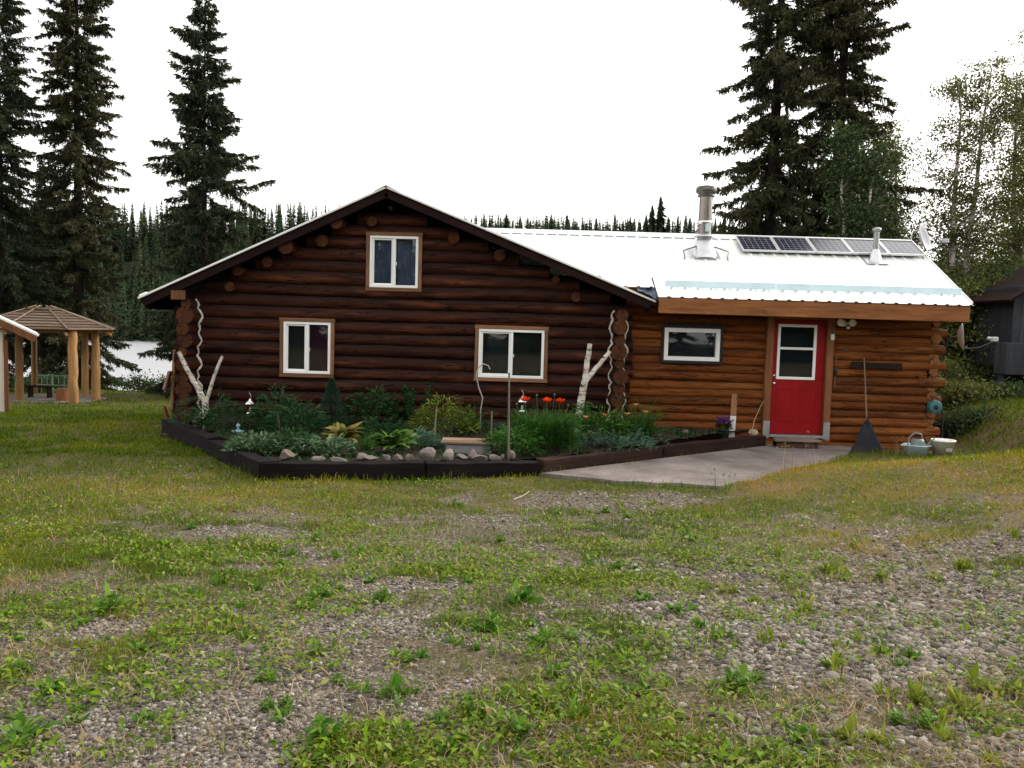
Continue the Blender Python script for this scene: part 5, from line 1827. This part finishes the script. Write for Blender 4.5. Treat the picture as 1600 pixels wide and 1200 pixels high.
for k in range(8):
    a0, a1 = k * math.pi / 4, (k + 1) * math.pi / 4
    c0, c1 = Vector((2.15 * math.cos(a0), 2.15 * math.sin(a0), ze)), Vector((2.15 * math.cos(a1), 2.15 * math.sin(a1), ze))
    am = (a0 + a1) / 2
    nrm = (c1 - c0).cross(apx - c0).normalized()
    if nrm.z < 0: nrm = -nrm
    for j in range(NS):
        t0, t1 = j / (NS + 1.2), (j + 1.25) / (NS + 1.2)
        lift = nrm * .028
        q = [c0.lerp(apx, t0) + lift * 1.6, c1.lerp(apx, t0) + lift * 1.6, c1.lerp(apx, t1) + lift * .2, c0.lerp(apx, t1) + lift * .2]
        ext = (c1 - c0).normalized() * random.uniform(.0, .05)
        q[0] -= ext; q[1] += ext * .6
        qs = q + [p - nrm * .022 for p in q]
        b_ = MB().add(qs, [(0, 1, 2, 3), (4, 7, 6, 5), (0, 4, 5, 1), (1, 5, 6, 2), (2, 6, 7, 3), (3, 7, 4, 0)])
        # local frame along the board so the grain follows it
        b_.build('roof_board', M['roof_slat'], gz)
    MB().tube([c0 * .97 + Vector((0, 0, -.05)), apx * .98 + Vector((0, 0, -.06))], .045, 7).build('rafter', M['peeled'], gz)
    MB().tube([Vector((1.62 * math.cos(a0), 1.62 * math.sin(a0), ze - .02)), Vector((1.62 * math.cos(a1), 1.62 * math.sin(a1), ze - .02))], .06, 8).build('ring_beam', M['peeled'], gz)
    MB().tube([c0 + Vector((0, 0, .055)), c0.lerp(apx, .9) + Vector((0, 0, .055))], .022, 5).build('hip_strip', wood('hip', (.20, .145, .10), (.36, .28, .21), 'Z') if k == 0 else bpy.data.materials['hip'], gz)
MB().prism([(.55 * math.cos(k * math.pi / 4), .55 * math.sin(k * math.pi / 4)) for k in range(8)], ze + .60, ze + .655).build('roof_cap', M['roof_slat'], gz)
# things under and behind it
o = thing('log_stump', 'short log stump seat inside the gazebo', 'stump', (-13.75, 26.35, gc.z + .05))
MB().tube([(0, 0, 0), (0, 0, .38)], [.19, .18], 14, wob=.03).build('stump_body', M['jamb'], o)
o = thing('bench', 'small dark bench inside the gazebo between two posts', 'bench', (-14.85, 27.1, gc.z + .05))
MB().box((0, 0, .36), (.75, .3, .05), None, .01).build('seat', M['dark_wood_x'], o)
for sx in (-.3, .3):
    MB().box((sx, 0, .17), (.05, .26, .34), None, .008).build('leg', M['dark_wood_x'], o)
M['green_paint'] = plain('green_paint', (.16, .26, .19), .6)
o = thing('green_fence', 'low pale green wire fence behind the gazebo', 'fence', (-15.5, 29.0, h1(-15.5, 29.0)))
for k in range(3):
    x = -.6 + k * .62
    MB().box((x, 0, .3), (.045, .045, .75), None, .005).build('post', M['green_paint'], o)
for zz in (.62, .3):
    MB().box((.02, 0, zz), (1.28, .03, .04), None, .004).build('rail', M['green_paint'], o)
pl = MB()
for k in range(7): pl.box((-.55 + .19 * k, .035, .32), (.012, .012, .6))
pl.build('wire', M['green_paint'], o)

# ------------------------------------------------------------------ small shed at the left edge
M['cream'] = plain('cream', (.66, .62, .52), .8, 0, .08, 3)
M['shed_trim'] = wood('shed_trim', (.17, .065, .035), (.30, .125, .07), 'Z', .65)
sh = thing('garden_shed', 'cream walled shed with brown trim cut by the left edge', 'shed', (-12.82, 18.88, -.75), R(30))
b_ = h1(-12, 19.5)
def sb(c, d, rot=None, bev=.006): return MB().box(c, d, rot, bev)
sb((.16, .1, .85), (2.58, 1.75, 2.1)).build('wall', M['cream'], sh)
sb((1.50, -.80, .85), (.09, .09, 1.75)).build('corner_board', M['shed_trim'], sh)
sb((1.42, .97, .85), (.09, .09, 1.75)).build('corner_board', M['shed_trim'], sh)
sl = R(27)
for s_ in (1,):
    ro = RY(sl)
    cx = .95
    sb((1.02, .1, 2.40), (2.5, 2.35, .05), ro).build('roof', M['white_metal'], sh)
    sb((.98, -1.06, 2.31), (2.45, .04, .15), ro).build('barge_board', M['jamb'], sh)
    sb((.98, -.50, 2.29), (2.4, 1.05, .02), ro).build('soffit', M['dark_wood_x'], sh)
sb((-1.2, .1, 2.38), (2.5, 2.3, .05), RY(-sl)).build('roof', M['white_metal'], sh)
for k in range(7):
    sb((.75 + .09 * k, -.775, .38), (.012, .012, .75), None, 0).build('lattice_bar', M['grey_metal'], sh)
for k in range(6):
    sb((1.02, -.79, .1 + .12 * k), (.65, .012, .012), None, 0).build('lattice_bar', M['grey_metal'], sh)

# ------------------------------------------------------------------ dark shed at the right edge
M['shed_grey'] = wood('shed_grey', (.026, .029, .034), (.056, .060, .068), 'Z', .85, .15)
M['shed_dark'] = plain('shed_dark', (.035, .045, .050), .7)
rsd = thing('dark_shed', 'weathered dark grey shed cut by the right edge', 'shed', (13.2, 20.3, .30))
sb((.15, 1.2, 1.60), (3.0, 2.2, 1.9)).build('wall', M['shed_grey'], rsd)
# triangular gable wall facing the yard, of upright boards
for k in range(18):
    x0 = -1.48 + k * .178
    zt = 2.18 + (x0 + 1.68) * .62 if x0 < .2 else 3.36 - (x0 - .2) * .62
    sb((x0 + .085, .085, (.85 + zt) / 2), (.172, .03, zt - .85), None, .004).build('plank', M['shed_grey'], rsd)
for s_ in (-1, 1):
    sb((.22 + s_ * .98, .85, 2.80), (2.35, 2.2, .07), RY(s_ * math.atan(.62)), .01).build('roof', M['dark_wood_y'], rsd)
for (x0, x1, z0_, z1_, mt) in [(-1.87, -1.22, .48, 1.22, 'shed_grey'), (-1.20, -.3, .50, 1.20, 'shed_dark'), (-.28, .8, .5, 1.2, 'shed_grey')]:
    sb(((x0 + x1) / 2, -.18, (z0_ + z1_) / 2), (x1 - x0, .5, z1_ - z0_), None, .015).build('cabinet', M[mt], rsd)
for x0 in (-1.8, -1.15, -.95, -.2):
    sb((x0, -.15, .22), (.10 if x0 != -.95 else .3, .12, .5), None, .01).build('leg', M['shed_dark'], rsd)
sb((.0, .3, .2), (3.4, .2, .55), None, .01).build('skirting', M['black'], rsd)
sb((-.6, -.5, .53), (.45, .2, .015), RZ(.2), .003).build('loose_sheet', M['galv'], rsd)


# ------------------------------------------------------------------ gravel, grass, weeds
rs = np.random.default_rng(4242)
BLOCK = [BED, PAD, HOUSE]


def sample(n, y0, y1, pw, xs=.68, xo=1.2):
    """random spots on the yard, denser near the viewer's end of it"""
    u = rs.random(n)
    q = 1 - pw
    y = (y0 ** q + u * (y1 ** q - y0 ** q)) ** (1 / q)
    x = rs.uniform(-1, 1, n) * (xs * y + xo)
    return x, y


def clear(x, y, polys=BLOCK):
    k = np.ones(x.shape, bool)
    for p in polys: k &= ~inpoly(x, y, p)
    return k


# pebbles: flattened icospheres
def ico(sub):
    bm = bmesh.new(); bmesh.ops.create_icosphere(bm, subdivisions=sub, radius=1)
    bm.verts.index_update()
    V = np.array([v.co[:] for v in bm.verts]); F = np.array([[v.index for v in f.verts] for f in bm.faces]); bm.free()
    return V, F


N = Nodes('pebbles')
at = N.node('ShaderNodeAttribute', attribute_name='tint')
c = N.ramp(at.outputs['Fac'], [(0, (.040, .036, .035)), (.22, (.090, .078, .068)), (.45, (.170, .150, .132)), (.68, (.26, .225, .19)), (.88, (.35, .315, .275)), (1, (.50, .46, .41))])
nn_ = N.noise(N.obj((1, 1, 1), rnd=False), 60, 4)
N.color(N.mix(N.ramp(nn_, [(.4, (0, 0, 0)), (.75, (.35, .35, .35))]), c, (.10, .085, .07))).rough(.85, .15).bump(nn_, .2, .005)
M['pebble'] = N.mat


def track_area(x, y):
    return sst(-4.0, -2.0, x + .12 * y) * sst(5.5, 3.5, x - .1 * y) * sst(10.6, 8.8, y)


def pebbles(n, y0, y1, pw, sub, smin, smax, name, thr=.0, big=False):
    x, y = sample(n, y0, y1, pw)
    g = gravel_mask(x, y)
    k = clear(x, y) & (rs.random(n) < (g ** 1.1) * .97 + .13 * track_area(x, y) * (.4 + fbm(x * 3, y * 3, 15, 2))) & (rs.random(n) > .1)
    x, y, g = x[k], y[k], g[k]
    m = len(x)
    s_ = smin + (smax * (.62 + .38 * sst(-.6, 1.4, x)) - smin) * rs.random(m) ** 3.2 * (1 + .8 * (rs.random(m) < .02))
    V0, F0 = ico(sub)
    sc_ = np.stack([s_ * rs.uniform(.9, 1.5, m), s_ * rs.uniform(.8, 1.1, m), s_ * rs.uniform(.45, .8, m)], 1) * .5
    V = V0[None] * (1 + .10 * rs.normal(0, 1, (m, len(V0), 1)).clip(-1.5, 1.5)) * sc_[:, None, :]
    a = rs.uniform(0, 6.28, m); t = rs.normal(0, .25, m)
    ca, sa = np.cos(a)[:, None], np.sin(a)[:, None]
    ct, st_ = np.cos(t)[:, None], np.sin(t)[:, None]
    X, Y, Z = V[..., 0], V[..., 1], V[..., 2]
    Y, Z = Y * ct - Z * st_, Y * st_ + Z * ct
    X, Y = X * ca - Y * sa, X * sa + Y * ca
    zz = height(x, y) + sc_[:, 2] * rs.uniform(-.25, .65, m)
    V = np.stack([X + x[:, None], Y + y[:, None], Z + zz[:, None]], -1).reshape(-1, 3)
    F = (F0[None] + (np.arange(m) * len(V0))[:, None, None]).reshape(-1, 3)
    T = np.repeat(np.clip(rs.beta(1.5, 1.7, m), 0, 1), len(V0))
    o = link(name, fast_mesh(name, V, F, T, True), M['pebble'])
    return o, m


o, m1 = pebbles(150000, 2.4, 5.6, 1.6, 1, .009, .046, 'gravel')
tag(o, 'rounded grey river gravel in the nearest part of the yard', 'gravel', kind='stuff')
o, m2 = pebbles(120000, 4.6, 11.5, 1.5, 1, .012, .050, 'gravel')
tag(o, 'grey gravel farther back in the yard towards the concrete', 'gravel', kind='stuff')
print('pebbles', m1, m2)
# a few larger cobbles that stand out singly
for rk in ROCKS: pass
cob = [(2.05, 5.05, .085, 'grey'), (1.62, 4.15, .075, 'dark'), (-1.32, 4.35, .07, 'white'), (-1.1, 4.28, .06, 'pale'), (1.05, 5.62, .075, 'dark grey'), (2.75, 4.6, .08, 'brown grey')]
cl_ = ['flat grey cobble in the gravel on the right', 'dark cobble in the gravel nearest the lower right', 'white cobble in the gravel track at the left', 'pale cobble just right of the white cobble',
       'dark grey cobble in the middle gravel beside a green weed', 'brown grey cobble in the right hand gravel']
CM = []
for i, (x, y, s_, t_) in enumerate(cob):
    o = bpy.data.objects.new('cobble', ROCKS[0].copy()); COL.objects.link(o)
    bm = bmesh.new(); bmesh.ops.create_icosphere(bm, subdivisions=3, radius=1); bm.to_mesh(o.data); bm.free()
    o.data.polygons.foreach_set('use_smooth', np.ones(len(o.data.polygons), bool))
    o.location = (x, y, h1(x, y) + s_ * .1); o.scale = (s_ * .7, s_ * .5, s_ * .36); o.rotation_euler = (.1, .1, i)
    tag(o, cl_[i], 'stone', 'cobbles lying in the gravel')


def hairs(n, y0, y1, pw, hmin, hmax, wid, name, mat, dens, tintf, lean=.5, xs=.68, xo=1.2, wgrow=0.0, right=False):
    """single grass blades, each bent once"""
    x, y = sample(n, y0, y1, pw, xs, xo)
    if right: x = np.abs(x)
    d = dens(x, y)
    k = clear(x, y) & (rs.random(n) < d)
    x, y = x[k], y[k]; m = len(x)
    hh = (hmin + (hmax - hmin) * rs.random(m) ** 2) * (.55 + .9 * fbm(x * 2.3, y * 2.3, 61, 3))
    a = rs.uniform(0, 6.28, m); ln = lean * rs.uniform(.2, 1.5, m)
    w = wid * rs.uniform(.6, 1.3, m) * (1 + wgrow * np.clip(y - 3, 0, 30))
    z = height(x, y) - .004
    sx, sy = -np.sin(a) * w / 2, np.cos(a) * w / 2
    dx, dy = np.cos(a), np.sin(a)
    mx_, my_, mz_ = x + dx * ln * hh * .35, y + dy * ln * hh * .35, z + hh * .62
    tx, ty, tz_ = x + dx * ln * hh, y + dy * ln * hh, z + hh * np.clip(1.05 - .35 * ln, .25, 1.1)
    V = np.stack([np.stack([x - sx, y - sy, z], -1), np.stack([x + sx, y + sy, z], -1), np.stack([mx_ + sx * .8, my_ + sy * .8, mz_], -1),
                  np.stack([mx_ - sx * .8, my_ - sy * .8, mz_], -1), np.stack([tx, ty, tz_], -1)], 1).reshape(-1, 3)
    b = np.arange(m)[:, None] * 5
    F = np.concatenate([b + np.array([[0, 1, 2]]), b + np.array([[0, 2, 3]]), b + np.array([[3, 2, 4]])], 0)
    T = np.repeat(np.clip(tintf(x, y, m), 0, 1), 5)
    o = link(name, fast_mesh(name, V, F, T), mat)
    print(name, m)
    return o


M['grass'] = foliage('grass', [(0, (.055, .105, .003)), (.3, (.135, .180, .005)), (.55, (.255, .225, .014)), (.78, (.35, .225, .044)), (1, (.48, .28, .090))], .6, .35, .10)


def lawn_d(x, y):
    g = gravel_mask(x, y)
    bare = fbm(x * 2.7, y * 2.7, 81, 3)
    tr_ = sst(-3.6, -1.6, x + .1 * y) * sst(10.6, 8.0, y)
    return np.clip((1 - g) ** 1.5, 0.04, 1) * np.clip((bare - .22 - .22 * tr_) * 4.5, .10, 1)


def lawn_t(x, y, m):
    return .05 + .60 * dry_mask(x, y) - .08 * sst(-2.5, -5, x) + .35 * (fbm(x * .8, y * .8, 91, 3) - .5) + rs.normal(0, .12, m) + .05


o = hairs(300000, 2.3, 7, 1.3, .02, .085, .0042, 'grass', M['grass'], lambda x, y: lawn_d(x, y) * .85, lawn_t, .8)
tag(o, 'short mixed grass in the nearest part of the yard', 'grass', kind='stuff')
o = hairs(210000, 6, 14.6, 1.1, .02, .075, .006, 'grass', M['grass'], lawn_d, lawn_t, .8, wgrow=.05)
tag(o, 'short dry green lawn in front of the cabin', 'grass', kind='stuff')
o = hairs(200000, 12.5, 33, 1.4, .03, .09, .010, 'grass', M['grass'], lambda x, y: lawn_d(x, y) * (x < -4.5), lawn_t, .7, wgrow=.05)
tag(o, 'mown lawn sloping down towards the gazebo', 'grass', kind='stuff')
o = hairs(260000, 9, 25, 1.02, .03, .12, .010, 'grass', M['grass'], lambda x, y: np.clip(sst(5.5, 8.0, x) * (.3 + .7 * fbm(x, y, 5)), 0, 1) * (y > 9), lambda x, y, m: .15 + .5 * dry_mask(x, y) * (y < 14) + rs.normal(.05, .15, m), .6, .75, 1.5, wgrow=.03, right=True)
tag(o, 'longer grass on the bank right of the cabin', 'grass', kind='stuff')
# longer tufts hugging the timbers and the pad edge
def edge_d(x, y):
    d = np.full(x.shape, 9.0)
    seq = BED[:4] + PAD[1:7]
    for (a, b) in zip(seq[:-1], seq[1:]):
        ax, ay = a; bx_, by_ = b
        t = np.clip(((x - ax) * (bx_ - ax) + (y - ay) * (by_ - ay)) / ((bx_ - ax) ** 2 + (by_ - ay) ** 2 + 1e-9), 0, 1)
        d = np.minimum(d, np.hypot(x - ax - t * (bx_ - ax), y - ay - t * (by_ - ay)))
    return np.exp(-(d / .22) ** 2) * (.2 + fbm(x * 3, y * 3, 8))
o = hairs(110000, 10, 15.6, 1.1, .04, .15, .007, 'grass', M['grass'], edge_d, lawn_t, .6)
tag(o, 'longer grass along the flower bed timbers and concrete edge', 'grass', kind='stuff')

# straw and dead stems lying about
def straw_d(x, y): return np.clip(dry_mask(x, y) * .6 + .12, 0, 1)
o = hairs(110000, 2.3, 11, 1.4, .03, .10, .004, 'dry_straw', M['straw'], straw_d, lambda x, y, m: rs.random(m), 1.9, wgrow=.05)
tag(o, 'pale dead stems and straw lying over the yard', 'straw', kind='stuff')

# trampled low leaves between the stones
M['ground_leaf'] = foliage('ground_leaf', [(0, (.036, .080, .008)), (.3, (.085, .165, .007)), (.58, (.170, .265, .008)), (.78, (.25, .25, .05)), (.9, (.34, .29, .15)), (1, (.22, .14, .07))], .5, .3)


def leaf_d(x, y):
    tr_ = sst(-5.0, -2.2, x + .12 * y) * sst(4.5, 2.2, x) * sst(10.6, 8.0, y)
    n = fbm(x * 1.9, y * 1.9, 121, 4)
    n2 = fbm(x * 6, y * 6, 131, 2)
    tr_ = tr_ * (1 - .75 * sst(.5, 1.4, x) * sst(5.4, 4.2, y)) * (1 - .6 * sst(1.2, 2.6, x))
    g = gravel_mask(x, y)
    return np.clip(((n - .40) * 5.0 + (n2 - .5) * 2.6) * (.25 + .75 * tr_), 0, 1) * (1 - .5 * g)


def ground_leaves(n, y0, y1, pw, smin, smax, name):
    x, y = sample(n, y0, y1, pw)
    k = clear(x, y) & (rs.random(n) < leaf_d(x, y))
    x, y = x[k], y[k]; m = len(x)
    s_ = smin + (smax - smin) * rs.random(m) ** 1.8
    a = rs.uniform(0, 6.28, m); el = rs.normal(.35, .4, m)
    d = np.stack([np.cos(a) * np.cos(el), np.sin(a) * np.cos(el), np.sin(el)], -1)
    side = np.stack([-np.sin(a), np.cos(a), rs.normal(0, .35, m)], -1)
    p = np.stack([x, y, height(x, y) + rs.uniform(.0, .04, m)], -1)
    S = s_[:, None]
    up = np.array([0, 0, 1.0]) * S
    V = np.stack([p, p + d * S * .45 + side * S * .21 + up * .10, p + d * S - up * .15, p + d * S * .45 - side * S * .21 + up * .10, p + d * S * .5], 1).reshape(-1, 3)
    b = np.arange(m)[:, None] * 5
    F = np.concatenate([b + np.array([[0, 1, 4]]), b + np.array([[1, 2, 4]]), b + np.array([[2, 3, 4]]), b + np.array([[3, 0, 4]])], 0)
    T = np.repeat(np.clip(rs.normal(.48, .24, m) + .2 * (fbm(x * 1.2, y * 1.2, 141) - .5), 0, 1), 5)
    print(name, m)
    return link(name, fast_mesh(name, V, F, T), M['ground_leaf'])


tag(ground_leaves(150000, 2.3, 7, 1.4, .015, .060, 'low_weeds'), 'flattened low leafy weeds in the nearest gravel', 'weeds', kind='stuff')
tag(ground_leaves(120000, 6, 12, 1.2, .02, .06, 'low_weeds'), 'flattened low leafy weeds farther back in the yard', 'weeds', kind='stuff')

# upright weeds one can pick out
WEED = []
M['weed_leaf'] = foliage('weed_leaf', [(0, (.026, .085, .006)), (.5, (.068, .180, .012)), (1, (.18, .29, .035))], .45, .4)
M['weed_yellow'] = foliage('weed_yellow', [(0, (.070, .115, .008)), (.5, (.160, .215, .016)), (1, (.32, .33, .05))], .45, .4)


def weed_mesh(seed, n, ll, lw, e0, e1, dr):
    L = Leaves(seed); r = L.r
    shoots = [(r.gauss(0, .035), r.gauss(0, .035), r.uniform(.5, 1.1)) for _ in range(r.randint(3, 6))]
    for (cx, cy, sz) in shoots:
        up = r.random() < .45
        hh = r.uniform(.04, .13) * sz if up else .01
        for k in range(n):
            a = r.uniform(0, 6.28); q = r.uniform(0, .02)
            z0 = hh * r.random() if up else 0
            L.strip((cx + q * math.cos(a), cy + q * math.sin(a), z0 - .005), a, r.uniform(e0, e1), ll * sz * r.uniform(.35, 1.1) * (.7 if up else 1), lw * sz * r.uniform(.5, 1.25), dr * r.uniform(.2, 1.6), 4, min(1, max(0, r.gauss(.5, .25))), r.uniform(-.7, .7))
    for k in range(n):                      # thin grass blades mixed in
        a = r.uniform(0, 6.28)
        L.strip((r.gauss(0, .03), r.gauss(0, .03), -.005), a, r.uniform(.7, 1.45), ll * r.uniform(.5, 1.2), .005, r.uniform(.2, 1.2), 3, r.uniform(.3, 1), 0, 'blade')
    return fast_mesh('leaf_rosette', np.array(L.v), np.array(L.f), np.array(L.t), True)


GREEN = [weed_mesh(300 + i, 8 + i, .13, .034, .25, 1.35, .8) for i in range(7)]
YELL = [weed_mesh(340 + i, 7 + i, .13, .028, .6, 1.45, .5) for i in range(7)]
for q in GREEN: q.materials.append(M['weed_leaf'])
for q in YELL: q.materials.append(M['weed_yellow'])
spots = [(0.1, 5.41), (-1.21, 5.43), (0.63, 4.54), (-0.55, 4.29), (1.58, 5.93), (0.63, 3.9), (0.52, 9.2), (0.89, 9.46), (-0.58, 9.64), (-1.21, 6.92), (2.56, 6.43), (3.55, 6.65), (2.0, 4.78), (2.17, 4.52), (1.7, 4.28), (2.29, 7.28), (1.64, 5.58), (1.92, 5.45), (2.5, 6.66), (2.85, 6.43), (3.24, 6.39), (3.71, 6.41), (4.54, 7.6), (4.2, 7.38), (-0.82, 7.11), (-0.82, 5.39), (-0.07, 7.52), (-0.09, 4.77), (0.04, 4.66), (0.18, 4.56), (-1.72, 6.47), (-1.22, 5.19), (-2.49, 7.15), (-2.79, 6.82), (-2.35, 4.93), (-1.85, 4.28), (-1.4, 4.53), (-1.11, 3.97), (-0.93, 3.54), (-0.72, 3.31), (-1.99, 3.75), (-2.26, 3.97), (-1.74, 3.42), (-1.87, 3.24), (0.23, 4.07), (0.32, 3.62), (0.09, 3.42), (0.88, 5.58), (1.08, 5.29), (-0.21, 3.29), (-0.12, 3.59), (-0.51, 3.78), (-0.66, 3.84), (1.13, 3.98), (1.19, 3.43), (1.41, 3.39), (1.82, 3.47), (2.33, 4.07), (2.1, 3.55), (2.08, 3.81), (2.44, 3.99), (1.9, 3.88), (1.55, 3.39), (-2.01, 5.42), (-1.95, 5.99), (-1.39, 6.76), (-0.46, 5.97), (0.83, 6.57), (1.74, 7.95), (1.31, 9.93), (1.77, 9.6), (1.42, 4.67), (2.09, 6.4), (1.2, 4.77)]
r = random.Random(17)
extra = []
for (x, y) in spots:                       # small companions round the bigger weeds
    for _ in range(2):
        if r.random() < .8 and x < 2.6:
            extra.append((x + r.gauss(0, .32), y + r.gauss(0, .32)))
for i, (x, y) in enumerate(spots + extra):
    if not bool(clear(np.array([x]), np.array([y]))[0]): continue
    yel = x > 1.25 and r.random() < .8
    o = empty('leafy_weed', (x, y, h1(x, y)), r.uniform(0, 6))
    s_ = (.80 if i < len(spots) else .5) * r.uniform(.55, 1.1)
    if i == 0:
        s_ = 1.45
        tag(o, 'largest dark green leafy weed, in the centre of the gravel yard', 'weed')
    else:
        kind_ = 'yellow green' if yel else 'bright green'
        if i >= len(spots): kind_ = 'small ' + kind_
        dep = 'along the lower edge' if y < 3.8 else 'in the lower part' if y < 5.0 else 'halfway up the yard' if y < 6.6 else 'towards the cabin'
        lat = 'far left' if x < -1.6 else 'left' if x < -.6 else 'centre' if x < .6 else 'centre right' if x < 1.8 else 'right'
        tag(o, kind_ + ' leafy weed in the gravel ' + dep + ', ' + lat, 'weed', 'leafy weeds in the gravel')
    c = link('leaf_rosette', (YELL if yel else GREEN)[i % 7], None, o)
    c.scale = (s_ * (1.2 if yel else 1.1), s_ * (1.2 if yel else 1.1), s_ * r.uniform(.9, 1.25) * (1.15 if yel else 1))
# stick lying on the gravel
o = MB().tube([(0, 0, .02), (.12, .2, .03), (.2, .52, .025)], [.012, .010, .006], 6).build('stick', M['stake'], None, (.05, 10.0, h1(.1, 10.2)))
tag(o, 'pale bare stick lying on the gravel before the timber', 'stick')
